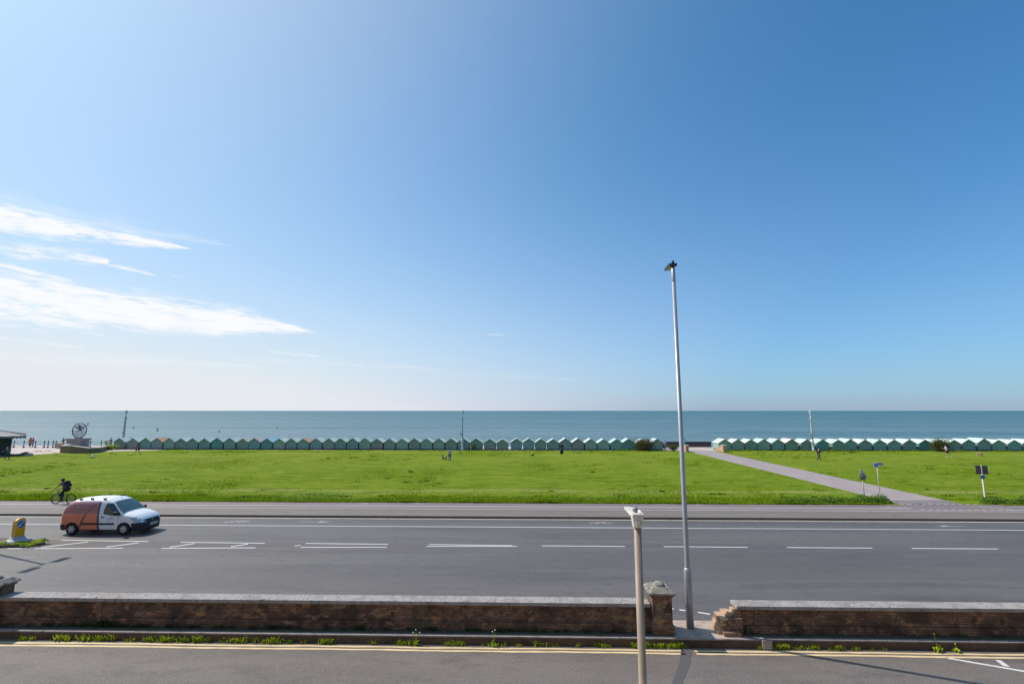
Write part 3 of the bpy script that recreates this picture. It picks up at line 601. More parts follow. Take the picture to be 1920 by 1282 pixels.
# double headed lamp further along the road whose shadow falls on the left lane
t = thing('street_lamp', 'double armed grey street lamp on the traffic island, out of frame to the left', 'street lamp', (-29.9, 25.15, .1))
mb = MB().lathe([(.12, 0), (.12, 1.7), (.08, 1.8), (.06, 9.9)], n=16); mb.build('shaft', galv, t)
for s in (-1, 1):
    mb = MB().path([(0, 0, 9.8), (0, .5 * s, 10.05)], .035); mb.build('arm', galv, t)
    mb = MB().box(-.16, .16, min(.35 * s, 1.05 * s), max(.35 * s, 1.05 * s), 10.0, 10.1, 0, .02); mb.build('lamp_head', dark_g, t)

def seafront_lamp(x, y, z, h, label, m1, m2, arm=True, q=1.0):
    t = thing('seafront_lamp', label, 'street lamp', (x, y, z), group='ornate lamp posts along the promenade'); s = h / 6.5
    mb = MB().lathe([(.30, 0), (.30, .15), (.22, .22), (.20, 1.3), (.26, 1.36), (.26, 1.46), (.15, 1.6), (.17, 1.75), (.10, 1.95)], n=16); mb.build('pedestal', m2, t)
    mb = MB().lathe([(.105 * q, 1.9), (.09 * q, 3.5), (.075 * q, 5.0), (.10 * q, 5.05), (.10 * q, 5.2), (.05 * q, 5.4), (.04 * q, 5.75)], n=14); mb.build('shaft', m1, t)
    mb = MB().tube((-.42, 0, 5.12), (.42, 0, 5.12), .018, n=8).sphere((-.42, 0, 5.12), .035).sphere((.42, 0, 5.12), .035); mb.build('ladder_bar', m1, t)
    mb = MB().lathe([(.06, 5.74), (.10, 5.80), (.21, 6.25)], n=6); lan = mb.build('lantern', glass_l, t)
    mb = MB().lathe([(.235, 6.25), (.20, 6.33), (.10, 6.42), (.08, 6.5), (.03, 6.56), (.02, 6.66)], n=12)
    for i in range(6):
        a = math.pi / 3 * i; mb.tube((.06 * math.cos(a), .06 * math.sin(a), 5.76), (.215 * math.cos(a), .215 * math.sin(a), 6.25), .012, n=5)
    mb.build('lantern_frame', m1, lan)
    if arm:
        mb = MB().box(-.42, -.1, -.05, .05, 2.55, 2.75, 0, .01); mb.build('sign_plate', m1, t)
    return t
t = seafront_lamp(-70.57, 85.2, ZP, 6.2, 'ornate grey lamp post between the sculpture and the first huts', lampgreen, lampgreen, q=1.75)
t = seafront_lamp(-10.35, 82.1, ZP, 6.4, 'ornate lamp post with white base in front of the middle of the hut row', lampgreen, lampwhite)
t = seafront_lamp(47.0, 81.9, ZP, 6.3, 'ornate white lamp post before the huts right of the park path', lampwhite, lampwhite, q=1.5)

# ---------------------------------------------------------------- beach huts
def greens(i, seed=0):
    r = random.Random(i * 13 + seed); a = r.uniform(-.04, .05); b = r.uniform(.82, 1.12)
    return ((.22 + a) * b, (.36 + a * .5) * b, (.305 + r.uniform(-.03, .04)) * b)
hm = [mat('hut_paint_%d' % i, greens(i), .6, [(1.2, tuple(c * .8 for c in greens(i)), .5, .72, (1, 1, 2))], [(9, (.1, .1, 1), .01)]) for i in range(7)]
hm.append(mat('hut_paint_grey', (.24, .285, .25), .6)); hm.append(mat('hut_paint_teal', (.13, .31, .28), .6))
rm = [mat('roof_felt_mint_%d' % i, c, .8, [(3, tuple(q * .82 for q in c), .5, .72, U)]) for i, c in enumerate([(.56, .67, .61), (.50, .62, .58), (.58, .64, .59), (.45, .58, .54)])]
r_or = mat('roof_felt_orange', (.62, .36, .22), .8); r_bl = mat('roof_felt_blue', (.32, .55, .66), .7); r_pk = mat('roof_felt_pink', (.60, .48, .47), .8); r_tan = mat('roof_felt_grey', (.50, .50, .46), .8)
r_cream = mat('roof_felt_cream', (.70, .66, .55), .8)
pl_red = mat('hut_plinth_red', (.16, .05, .045), .8); pl_dk = mat('hut_plinth_dark', (.05, .05, .05), .9)
def hut_proto():
    t = thing('beach_hut', 'x', 'beach hut')
    W, D, E, A = .93, 2.35, 1.18, 1.80
    mb = MB().prism([(-W, .16), (W, .16), (W, E), (0, A - .03), (-W, E)], 0, D, 'y'); mb.build('walls', hm[0], t)
    mb = MB()
    for s in (-1, 1):
        a = [(0, A), (s * (W + .09), E - .035), (s * (W + .09), E + .015), (0, A + .05)]; mb.prism(a, -.10, D + .1, 'y')
    mb.build('roof', rm[0], t)
    mb = MB()
    for s in (-1, 1): mb.prism([(0, A - .03), (s * (W + .095), E - .09), (s * (W + .095), E - .04), (0, A + .02)], -.125, -.102, 'y')
    mb.build('bargeboard', hm[1], t)
    mb = MB().box(-W + .02, W - .02, .03, D - .03, 0, .16); mb.build('plinth', pl_dk, t)
    return t
proto = hut_proto()
words = ['', 'first', 'second', 'third', 'fourth', 'fifth', 'sixth', 'seventh', 'eighth', 'ninth', 'tenth', 'eleventh', 'twelfth', 'thirteenth', 'fourteenth', 'fifteenth', 'sixteenth', 'seventeenth', 'eighteenth', 'nineteenth', 'twentieth']
tens = {20: 'twenty', 30: 'thirty'}
def ordw(n): return words[n] if n <= 20 else ('thirtieth' if n == 30 else tens[n // 10 * 10] + '-' + words[n % 10])
L1 = [-68.85, -66.4, -64.35, -62.35, -60.2, -58.17, -56.2, -54.1, -52.0, -49.8, -47.6, -45.6, -43.45, -41.35, -39.3, -37.2, -35.1, -32.85, -30.9, -28.85, -26.8, -24.75, -22.6, -20.5, -18.43, -16.4, -14.3, -12.25, -10.2, -8.05, -5.8, -3.7, -1.35, .7, 2.7, 4.75, 6.76, 8.85, 10.95, 13.1, 15.25, 17.2, 19.5, 21.85]
L2 = [32.98, 35.1, 37.2, 39.35, 41.6, 43.8, 46.3, 48.8, 51.4, 53.3, 55.65, 58.0, 60.35, 62.75, 65.3, 67.5, 69.9, 72.2, 74.65, 77.0, 79.4, 81.8, 84.2, 86.6]
def place_hut(i, x, y, sc_, label, roof, wall, plinth, grp):
    t = proto if i == 0 else dup(proto); t.location = (x, y, ZP); t.scale = sc_; t['label'] = label; t['group'] = grp
    for ch in t.children:
        k = ch.name.split('.')[0]; mm = {'walls': wall, 'roof': roof, 'plinth': plinth, 'bargeboard': wall}[k]
        ch.material_slots[0].link = 'OBJECT'; ch.material_slots[0].material = mm
    return t
rr = random.Random(3); cnt = 0
spec = {3: (r_or, 'orange toned roof'), 10: (r_tan, 'dull grey roof'), 11: (r_pk, 'pinkish roof'), 12: (r_bl, 'sky blue roof'), 15: (r_or, 'tan orange roof')}
for i, x in enumerate(L1):
    roof = rm[rr.randrange(4)]; rn = 'pale mint roof'
    if i in spec: roof, rn = spec[i]
    red = 12 <= i <= 21 or i in (29, 30, 31, 32, 33)
    nn = i + 1
    if i in spec: lab = 'green beach hut with a %s, %s hut from the left end' % (rn, ordw(nn))
    elif nn <= 22: lab = 'green beach hut with a pale roof, %s from the left end of the long row' % ordw(nn)
    else: lab = 'pale roofed green hut, %s counting left from the row end by the park path' % ordw(len(L1) - i)
    wall = hm[rr.choice([0, 1, 2, 3, 4, 5, 6, 0, 1, 7, 8])]
    place_hut(i, x, 82.35 + rr.uniform(-.06, .06), (1 + rr.uniform(-.02, .03), 1, 1.02 + rr.uniform(-.03, .05)), lab, roof, wall, pl_red if red else pl_dk, 'green beach huts in the long row left of the park path')
for i, x in enumerate(L2):
    roof = r_cream if i == 5 else rm[rr.choice([0, 0, 1, 2])]; tall = i == 18
    lab = 'green beach hut with a bright mint roof, %s to the right of the park path' % ordw(i + 1)
    if i == 5: lab = 'green beach hut with a cream roof just left of the white lamp post'
    if tall: lab = 'green beach hut a little taller than its neighbours near the right edge of the row'
    place_hut(99, x, 82.35 + rr.uniform(-.06, .06), (1.07 + rr.uniform(-.02, .03), 1.08, (1.08 if tall else 1.0) + rr.uniform(-.02, .03)), lab, roof, hm[rr.choice([0, 1, 2, 3, 4, 5, 6, 8])], pl_dk, 'green beach huts in the row right of the park path')

# ---------------------------------------------------------------- seafront walls, parapets, railing, shelter, sculpture
rb = mat('orange_brick', (.50, .30, .19), .85, [(5, (.38, .2, .13), .5, .7, U)], brick=((.52, .31, .19), (.42, .24, .15), (.5, .4, .33)))
rcop = mat('parapet_coping', (.60, .50, .42), .85)
def parapet(x0, x1, label, flip):
    t = thing('stair_parapet', label, 'wall', (x0, 79.6, ZP))
    mb = MB().prism([(79.0, 0), (79.0, 1.0), (79.7, 1.02), (82.1, .30), (82.1, 0)], x0, x1, 'x'); o = mb.build('masonry', rb)
    at0(o, t); mb = MB().prism([(78.95, 1.0), (79.7, 1.02), (82.12, .30), (82.12, .36), (79.7, 1.09), (78.95, 1.07)], x0 - .04, x1 + .04, 'x'); at0(mb.build('coping', rcop), t)
    t.location.z = ZP; o.location.z = ZP
    for c in t.children: c.location.z = .0 + ZP
parapet(25.5, 25.95, 'sloping orange brick parapet on the left of the park path end', 1)
parapet(31.35, 31.9, 'sloping orange brick parapet on the right of the park path end', -1)
t = thing('sea_wall', 'dark low wall closing the end of the park path above the sea', 'wall', (29.5, 90, ZP))
MB().box(-5.2, 4.1, 0, .4, .42, .95).build('upper_band', mat('wall_dark_band', (.05, .05, .06), .8), t)
MB().box(-5.2, 4.1, .02, .38, 0, .42).build('lower_band', mat('wall_brown_band', (.15, .10, .085), .9), t)
t = thing('sea_wall', 'stub of dark wall behind the huts at the left edge of the gap', 'wall', (22.6, 86.5, ZP)); MB().box(-.8, 2.0, 0, .3, 0, .98).build('masonry', mat('wall_dark_band', (.05, .05, .06), .8), t)

rail_m = mat('railing_paint', (.06, .09, .14), .5)
t = thing('promenade_railing', 'dark blue green railing with cast posts along the sea edge of the promenade', 'railing', (-84, 85.4, ZP))
posts = [-116, -112.5, -109, -105.5, -102, -98.6, -95.4, -92.0, -90.4, -88.6, -86.5, -84.9, -84.2, -83.3, -82.8, -80.6, -78.6, -76.6, -74.6]
for x in posts:
    MB().lathe([(.16, 0), (.14, .12), (.07, .3), (.055, .85), (.10, .9), (.07, 1.0), (.08, 1.1), (.03, 1.3)], (x + 84, 0, 0), 8).build('post', rail_m, t)
mb = MB().tube((-32, 0, 1.0), (13, 0, 1.0), .028, n=6).tube((-32, 0, .12), (13, 0, .12), .022, n=6)
for a, b in zip(posts, posts[1:]):
    mb.tube((a + 84, 0, .15), (b + 84, 0, .97), .015, n=5).tube((a + 84, 0, .97), (b + 84, 0, .15), .015, n=5)
mb.build('rails', rail_m, t)

slate = mat('shelter_roof', (.24, .225, .235), .6, [(2, (.32, .30, .30), .5, .7, (3, .3, 1))])
t = thing('seafront_shelter', 'dark seafront shelter with a wide hipped roof and scalloped edge', 'shelter', (-79.65, 68.0, ZP), R(47))
x0, x1, y0, y1 = -8.0, 6.4, -3.2, 4.2
mb = MB(); E = 2.72; A = 3.80; RX = 2.7
vs = [(x0, y0, E), (x1, y0, E), (x1, y1, E), (x0, y1, E), (x0 + 4, .5, A), (RX, .5, A), (x0, y0, E + .12), (x1, y0, E + .12), (x1, y1, E + .12), (x0, y1, E + .12)]
mb.add(vs, [(0, 3, 2, 1), (6, 7, 5, 4), (7, 8, 5), (8, 9, 4, 5), (9, 6, 4), (0, 1, 7, 6), (1, 2, 8, 7), (2, 3, 9, 8), (3, 0, 6, 9)])
rf = mb.build('roof', slate, t)
mb = MB()
for i in range(13):
    f = i / 12; xa = x0 + (x1 - x0) * f; xt = (x0 + 4) + (RX - x0 - 4) * f; mb.tube((xa, y0, E + .13), (xt, .5, A + .02), .05, n=5)
for f in (.2, .4, .6, .8): mb.tube((x1, y0 + (y1 - y0) * f, E + .13), (RX, .5, A + .02), .05, n=5)
mb.tube((x1, y0, E + .13), (RX, .5, A + .02), .07, n=6).tube((x1, y1, E + .13), (RX, .5, A + .02), .07, n=6)
mb.build('roll_seam', mat('lead_seam', (.10, .10, .115), .5), rf)
MB().lathe([(.12, A), (.05, A + .1), (.04, A + .35), (.09, A + .42), (.03, A + .5), (.02, A + .75)], (RX, .5, 0), 8).build('finial', dark_g, t)
mb = MB(); nsc = 40
def scallop(p, q):
    L = math.dist(p, q); n = int(L / .36)
    for i in range(n):
        a = [(p[0] + (q[0] - p[0]) * (i + f) / n, p[1] + (q[1] - p[1]) * (i + f) / n) for f in (0, .5, 1)]
        z = E + .02; k = [(a[0][0], a[0][1], z), (a[2][0], a[2][1], z), (a[2][0], a[2][1], z - .14), (a[1][0], a[1][1], z - .30), (a[0][0], a[0][1], z - .14)]
        off = .03; mb.add(k + [(v[0] - off * (q[1] - p[1]) / L, v[1] + off * (q[0] - p[0]) / L, v[2]) for v in k], [(0, 1, 2, 3, 4), (9, 8, 7, 6, 5), (0, 5, 6, 1), (1, 6, 7, 2), (2, 7, 8, 3), (3, 8, 9, 4), (4, 9, 5, 0)])
scallop((x0, y0 + .02), (x1 - .02, y0 + .02)); scallop((x1 - .02, y0 + .02), (x1 - .02, y1))
mb.build('valance', mat('valance_green', (.10, .15, .14), .6), t)
MB().box(-7.2, 4.9, -2.3, 3.4, .0, E).build('body', mat('shelter_dark_wood', (.018, .022, .03), .5), t)
MB().box(4.905, 5.02, -2.42, -2.15, .0, E).build('corner_post', mat('shelter_blue_paint', (.03, .03, .09), .5), t)
t = thing('step_ledge', 'low dark ledge along the lawn in front of the shelter', 'step', (-73.1, 67.4, ZP))
mb = MB().prism([(.3, -1.5), (.65, -1.4), (.1, 3.0), (-3.1, 6.9), (-3.5, 6.7), (-.35, 2.8)], 0, .24, 'z'); mb.build('ledge', mat('ledge_dark', (.07, .06, .07), .9), t)

stone = mat('plinth_stone', (.30, .27, .26), .85, [(2, (.24, .21, .2), .45, .7, U)])
t = thing('sculpture', 'round openwork metal ring sculpture standing on a tall stone plinth', 'sculpture', (-79.4, 86, ZP))
mb = MB().box(-1.25, 1.25, -.9, .9, 0, 1.25).prism([(-1.25, 1.25), (-1.55, 1.42), (-1.42, 1.62), (1.42, 1.62), (1.55, 1.42), (1.25, 1.25)], -1.0, 1.0, 'y'); mb.build('plinth', stone, t)
rod = mat('sculpture_metal', (.15, .14, .19), .45, metal=.5)
cz, Rr = 2.98, 1.30
mb = MB(); n = 40
for i in range(n):
    a, b = 2 * math.pi * i / n, 2 * math.pi * (i + 1) / n
    mb.tube((Rr * math.cos(a), 0, cz + Rr * math.sin(a)), (Rr * math.cos(b), 0, cz + Rr * math.sin(b)), .075, n=8)
mb.box(-.5, .5, -.3, .3, 1.62, 1.72); mb.build('ring', rod, t)
mb = MB().tube((-Rr, 0, cz), (Rr, 0, cz), .05, n=6)
for k in range(-5, 6):
    x = k * .22; zz = math.sqrt(Rr * Rr - x * x); mb.tube((x, 0, cz - zz), (x - .04, 0, cz), .038, n=6)
mb.build('slats', rod, t)
mb = MB()
for a, l in ((165, 1.28), (150, 1.28), (135, 1.28), (120, 1.28), (105, 1.28), (90, 1.28), (75, 1.28), (60, 1.28), (45, 1.28), (30, 1.28), (15, 1.28)):
    mb.tube((.05, 0, cz + .02), (l * math.cos(R(a)), 0, cz + l * math.sin(R(a))), .03, n=6)
mb.lathe([(.01, -.12), (.3, -.03), (.3, .03), (.01, .12)], (-.05, 0, cz + .6), 14, axis='y')
for (x, z, r) in ((-.62, .55, .2), (.45, .55, .18), (.72, .32, .14), (-.2, 1.0, .12)): mb.sphere((x, 0, cz + z), r, (1, .25, 1), 10)
mb.build('spokes', rod, t)
mb = MB().tube((.35, 0, cz + .35), (1.55, 0, cz + 1.25), .06, .03, n=8)
for a, b in (((1.2, .98), (1.75, 1.28)), ((1.15, .9), (1.75, .72)), ((1.25, 1.0), (1.45, 1.5))): mb.tube((a[0], 0, cz + a[1]), (b[0], 0, cz + b[1]), .04, .02, n=6)
mb.build('finial', rod, t)
t = thing('planter_wall', 'low curved brown stone wall around the foot of the sculpture plinth', 'wall', (-70, 77, ZP))
pw = [(-73.6, 78.2, 1.05), (-71.88, 75.21, 1.05), (-69.35, 74.32, 1.08), (-66.65, 74.39, .75), (-66.9, 76.2, .7), (-68.68, 78.9, .62), (-70.49, 82.4, .5)]
sw = mat('brown_stone_wall', (.27, .19, .13), .9, [(3, (.18, .12, .08), .45, .7, U)], brick=((.30, .20, .14), (.22, .15, .10), (.3, .24, .2)))
mb = MB(); cpw = MB()
for (a, b) in zip(pw, pw[1:]):
    d = Vector((b[0] - a[0], b[1] - a[1])); nn = Vector((-d.y, d.x)).normalized() * .2
    for (bb, z0a, z0b, z1a, z1b, o) in ((mb, 0, 0, a[2], b[2], 1.0), (cpw, a[2] + .002, b[2] + .002, a[2] + .09, b[2] + .09, 1.25)):
        q = [(a[0] - nn.x * o + 70, a[1] - nn.y * o - 77), (b[0] - nn.x * o + 70, b[1] - nn.y * o - 77), (b[0] + nn.x * o + 70, b[1] + nn.y * o - 77), (a[0] + nn.x * o + 70, a[1] + nn.y * o - 77)]
        zb = [z0a, z0b, z0b, z0a]; zt = [z1a, z1b, z1b, z1a]
        bb.add([(p[0], p[1], z) for p, z in zip(q, zb)] + [(p[0], p[1], z) for p, z in zip(q, zt)], [(0, 3, 2, 1), (4, 5, 6, 7), (0, 1, 5, 4), (1, 2, 6, 5), (2, 3, 7, 6), (3, 0, 4, 7)])
mb.build('masonry', sw, t); cpw.build('coping', rcop, t)
t = thing('planter_wall', 'short block of orange brick wall at the left of the plinth', 'wall', (-80.6, 84.0, ZP)); MB().box(-.55, .55, -.2, .2, 0, .9).build('masonry', rb, t)

# ---------------------------------------------------------------- shrubs by the huts
def shrub(name, label, x, y, rx, ry, h, n, size, m, cat='bush', palm=False):
    t = thing(name, label, cat, (x, y, ZP)); mb = MB(); Ps = []
    k = 9
    for i in range(k):
        a = 2 * math.pi * i / k + random.uniform(-.3, .3); r = random.uniform(.35, .9)
        tip = (rx * r * math.cos(a), ry * r * math.sin(a), h * random.uniform(.5, .9)); mid = (tip[0] * .35, tip[1] * .35, tip[2] * .5)
        mb.path([(0, 0, 0), mid, tip], .03, 5)
        c = rng.normal(0, 1, (n // k, 3)) * np.array([rx * .34, ry * .34, h * .2]) + np.array([tip[0] * .75, tip[1] * .75, tip[2] * .8]); c[:, 2] = np.clip(c[:, 2], .05, h * 1.15); Ps.append(c)
    mb.build('stem', bark_m, t)
    P = np.concatenate(Ps); V, F = leafq(P, size * rng.uniform(.5, 1.4, len(P)), .5); npmesh('foliage', V, F, m, t); return t
shrub('tamarisk_bush', 'large rounded bush with brownish top in front of the last huts', 19.6, 81.55, 1.45, .8, 1.85, 5200, .14, tamarisk_m)
shrub('round_bush', 'small dark bush beside the left brick parapet', 24.15, 81.3, .75, .5, .95, 1500, .12, bush_m)
shrub('round_bush', 'dark rounded bush with upright twigs behind the jogger', 66.35, 80.7, 1.55, .8, 1.9, 5200, .14, bush_m)
shrub('leafy_plant', 'small bright green plant against a hut right of the middle lamp post', -8.5, 81.9, .45, .25, .95, 700, .12, nettle_m, 'plant')
shrub('leafy_plant', 'loose pale green plant left of the first seafront lamp', -69.1, 81.2, .9, .4, .9, 900, .12, weed_m, 'plant')
shrub('round_bush', 'low dark clump at the end of the curved wall', -70.2, 81.3, 1.0, .5, .55, 1200, .12, nettle_m)
t = thing('spiky_palm', 'spiky yellow green palm like plant at the end of the curved wall', 'plant', (-71.2, 82.6, ZP))
MB().tube((0, 0, 0), (0, 0, .9), .12, .09, 8).tube((.1, 0, .5), (.5, 0, 1.1), .07, .06, 8).build('trunk', bark_m, t)
for c in ((0, 0, 1.0), (.55, 0, 1.2), (-.35, .1, .9)):
    mb = MB()
    for i in range(34):
        a = random.uniform(0, 6.28); e = random.uniform(-.3, 1.3); l = random.uniform(.5, .85); d = Vector((math.cos(a) * math.cos(e), math.sin(a) * math.cos(e), math.sin(e))); s = Vector((-math.sin(a), math.cos(a), 0)) * .035
        c0 = Vector(c); m1 = c0 + d * l * .5; tp = c0 + d * l - Vector((0, 0, .12)); mb.add([c0 - s * .6, c0 + s * .6, m1 + s, tp, m1 - s], [(0, 1, 2, 3, 4)])
    mb.build('leaf_crown', mat('palm_leaf', (.22, .27, .08), .6, transl=.3), t)

# ---------------------------------------------------------------- unseen terrace the view is taken from, added for warm bounce light
t = thing('unseen_terrace', 'unseen cream seafront terrace behind the viewpoint, added for its warm bounce light', 'building', (0, -2.2, -.02))
fac = mat('cream_render', (.58, .50, .40), .85, [(1.5, (.50, .43, .34), .5, .72, (1, 1, 2))]); win = mat('window_glass_dark', (.05, .06, .07), .1, spec=.8)
MB().box(-150, 150, -12, 0, 0, 14.5).box(-150, 150, -.1, .35, 14.1, 14.5).build('facade', fac, t)
MB().box(-150, 150, -12.2, .2, 14.5, 14.9).build('roof', mat('roof_lead', (.2, .2, .22), .7), t)
mb = MB()
for k in range(-24, 25):
    for zf in (1.0, 4.6, 8.2, 11.6): mb.box(k * 6 - .75, k * 6 + .75, .002, .03, zf, zf + 1.9)
o = mb.build('window', win, t); o['kind'] = 'stuff'

# ---------------------------------------------------------------- van
def van_paint():
    def cust(t, co, col):
        sp = t.nodes.new('ShaderNodeSeparateXYZ'); t.links.new(co.outputs['Object'], sp.inputs[0]); x, y, z = sp.outputs
        def mixc(f, a, c):
            n = t.nodes.new('ShaderNodeMixRGB'); put(n.inputs[0], f); t.links.new(a, n.inputs[1]); n.inputs[2].default_value = (*c, 1); return n.outputs[0]
        T = lambda op, a, b=None, c=None: mth(op, a, b, c, tree=t)
        edge = T('MULTIPLY_ADD', z, -.10, 2.20)                          # wrap edge leans forward towards the sill
        rear = T('MULTIPLY', T('LESS_THAN', x, edge), T('LESS_THAN', z, 1.70))
        c = mixc(rear, col, (.82, .22, .115))
        up = T('MULTIPLY', rear, T('GREATER_THAN', z, 1.12)); c = mixc(up, c, (.44, .14, .13))
        hi = T('MULTIPLY', rear, T('GREATER_THAN', z, 1.58)); c = mixc(hi, c, (.66, .27, .24))
        # grey purple slanting stripe and the dark stripe along the wrap edge
        d = T('ABSOLUTE', T('SUBTRACT', x, T('MULTIPLY_ADD', z, .85, .47))); c = mixc(T('MULTIPLY', T('MULTIPLY', T('LESS_THAN', d, .045), T('GREATER_THAN', z, 1.1)), T('LESS_THAN', z, 1.62)), c, (.20, .09, .12))
        d = T('ABSOLUTE', T('SUBTRACT', x, T('MULTIPLY_ADD', z, .38, .98))); c = mixc(T('MULTIPLY', T('LESS_THAN', d, .05), T('LESS_THAN', z, 1.1)), c, (.13, .07, .09))
        d = T('ABSOLUTE', T('SUBTRACT', x, edge)); c = mixc(T('MULTIPLY', T('LESS_THAN', d, .06), T('LESS_THAN', z, 1.70)), c, (.075, .04, .13))
        lh = T('MULTIPLY', T('LESS_THAN', T('ABSOLUTE', T('SUBTRACT', z, 1.10)), .012), T('LESS_THAN', x, 1.35)); c = mixc(lh, c, (.55, .30, .30))
        # panel gaps
        for gx in (2.28, 3.20):
            g = T('MULTIPLY', T('LESS_THAN', T('ABSOLUTE', T('SUBTRACT', x, gx)), .006), T('LESS_THAN', z, 1.6)); c = mixc(g, c, (.03, .03, .03))
        return c
    return mat('van_paint', (.88, .87, .86), .32, custom=cust, coat=.6)
VL = 4.46
top = [(0, .62), (.02, .95), (.07, 1.25), (.17, 1.52), (.33, 1.70), (.58, 1.81), (1.1, 1.86), (1.8, 1.875), (2.35, 1.84), (2.66, 1.74), (2.98, 1.50), (3.25, 1.28), (3.42, 1.14), (3.7, 1.08), (4.0, .99), (4.2, .87), (4.34, .74), (4.42, .60), (VL, .46)]
def itp(tab, x):
    for (a, b), (c, d) in zip(tab, tab[1:]):
        if x <= c: return b + (d - b) * max(0, (x - a)) / (c - a)
    return tab[-1][1]
AX = (.74, 3.55); WR = .37
def lowz(x):
    z = .24 if .12 < x < 4.3 else .30
    for a in AX:
        d = abs(x - a)
        if d < WR: z = max(z, .34 + math.sqrt(WR * WR - d * d) * .92)
    return z
plan = [(0, .84), (.15, .97), (.6, 1.0), (3.6, 1.0), (3.95, .965), (4.2, .90), (4.36, .77), (VL, .44)]
def hw(z): return itp([(.2, .84), (.5, .895), (.95, .90), (1.05, .885), (1.65, .755), (1.9, .72)], z)
def side_y(x, z):
    zt = itp(top, x); t_ = max(0, min(1, (z - .2) / (zt - .2))); return hw(z) * itp(plan, x) * (1 - t_ ** 14) ** (1 / 5.)
def build_van():
    t = thing('van', 'small white delivery van with orange rear side panels and black bumpers driving on the road', 'van', (-25.05, 27.42, .0), R(1.0))
    xs = sorted(set([round(i * .045, 3) for i in range(int(VL / .045) + 1)] + [VL])); T = [0, .06, .14, .24, .34, .44, .54, .64, .72, .79, .85, .90, .94, .97, .99, 1.0]
    mb = MB(); rows = []
    for x in xs:
        zt = itp(top, x); zl = min(lowz(x), zt - .02); pts = []
        zz = [zl + (zt - zl) * q for q in T]
        for z in zz: pts.append((x, -side_y(x, z), z))
        pts[-1] = (x, 0, zt + .012)
        pts = pts[:-1] + [(x, pts[-2][1] * .5, zt + .005), pts[-1], (x, -pts[-2][1] * .5, zt + .005)] + [(p[0], -p[1], p[2]) for p in pts[:-1]][::-1]
        rows.append(pts)
    m = len(rows[0]); vs = [p for r in rows for p in r]
    fs = [(i * m + j, (i + 1) * m + j, (i + 1) * m + j + 1, i * m + j + 1) for i in range(len(rows) - 1) for j in range(m - 1)]
    mb.add(vs, fs, 0, True); mb.add(rows[0], [list(range(m))]); mb.add(rows[-1], [list(range(m))[::-1]])
    mb.build('body', van_paint(), t)
    MB().box(.25, 4.25, -.74, .74, .26, .60).box(.1, .4, -.7, .7, .3, .6).build('underbody', blackm, t)
    glass = mat('van_glass', (.018, .045, .052), .06, spec=.9); trim = mat('window_rubber', (.02, .02, .025), .6)
    def side_panel(name, rows_, m, off=.008, s=-1, parent=t, nx=6, dens=5):
        mb = MB(); R_ = []
        for (za, a0, a1), (zb, b0, b1) in zip(rows_, rows_[1:]):
            for k in range(dens): f = k / dens; R_.append((za + (zb - za) * f, a0 + (b0 - a0) * f, a1 + (b1 - a1) * f))
        R_.append(rows_[-1]); vs = []
        for (z, a, b) in R_:
            for i in range(nx + 1):
                x = a + (b - a) * i / nx; vs.append((x, s * (side_y(x, z) + off), z))
        w_ = nx + 1; fs = [(j * w_ + i, j * w_ + i + 1, (j + 1) * w_ + i + 1, (j + 1) * w_ + i) for j in range(len(R_) - 1) for i in range(nx)]
        return mb.add(vs, fs, 0, True).build(name, m, parent, recalc=False)
    for s in (-1, 1):
        side_panel('side_window', [(1.03, 2.78, 3.34), (1.10, 2.37, 3.28), (1.30, 2.35, 3.08), (1.52, 2.38, 2.84), (1.64, 2.44, 2.68)], glass, .008, s)
        side_panel('rubbing_strip', [(.55, 1.22, 3.02), (.64, 1.20, 3.04)], charc, .022, s, nx=24, dens=2)
        side_panel('sill_trim', [(.245, 1.14, 3.16), (.30, 1.14, 3.16)], charc, .012, s, nx=24, dens=2)
        MB().box(2.30, 2.46, s * .905, s * .93, .93, .965, 0, .005).build('door_handle', trim, t)
        b = MB().box(3.06, 3.24, min(s * .90, s * 1.10), max(s * .90, s * 1.10), 1.05, 1.24, 0, .035).build('wing_mirror', charc, t)
        MB().tube((.55, s * .56, 1.79), (.55, s * .56, 1.80), .02).build('roof_mount', charc, t)
        for rx in (.75, 1.35, 2.05): MB().box(rx, rx + .20, s * .60 - .015, s * .60 + .015, itp(top, rx) - .05, itp(top, rx) + .018, 0, .006).build('roof_mount', charc, t)
    # windscreen following the roof and bonnet curve
    mb = MB(); X_ = [2.74, 2.90, 3.08, 3.25, 3.38]; vs = []
    for x in X_:
        zt = itp(top, x); wd = itp([(2.74, .63), (3.38, .78)], x)
        for i in range(9): f = -1 + i / 4; vs.append((x - .0, f * wd, zt + .022 - .03 * abs(f) ** 3))
    mb.add(vs, [(j * 9 + i, j * 9 + i + 1, (j + 1) * 9 + i + 1, (j + 1) * 9 + i) for j in range(4) for i in range(8)], 0, True).build('windscreen', mat('windscreen_glass', (.05, .12, .13), .05, spec=.9), t, recalc=False)
    MB().tube((3.36, -.7, 1.165), (3.2, -.15, 1.33), .01, n=6).tube((3.38, .1, 1.16), (3.22, .55, 1.31), .01, n=6).build('wiper', charc, t)
    MB().tube((2.6, 0, 1.79), (2.48, 0, 1.98), .008, n=6).build('aerial', charc, t)
    MB().box(3.36, 3.44, -.72, .72, 1.09, 1.13, 0, .01).build('cowl', charc, t)
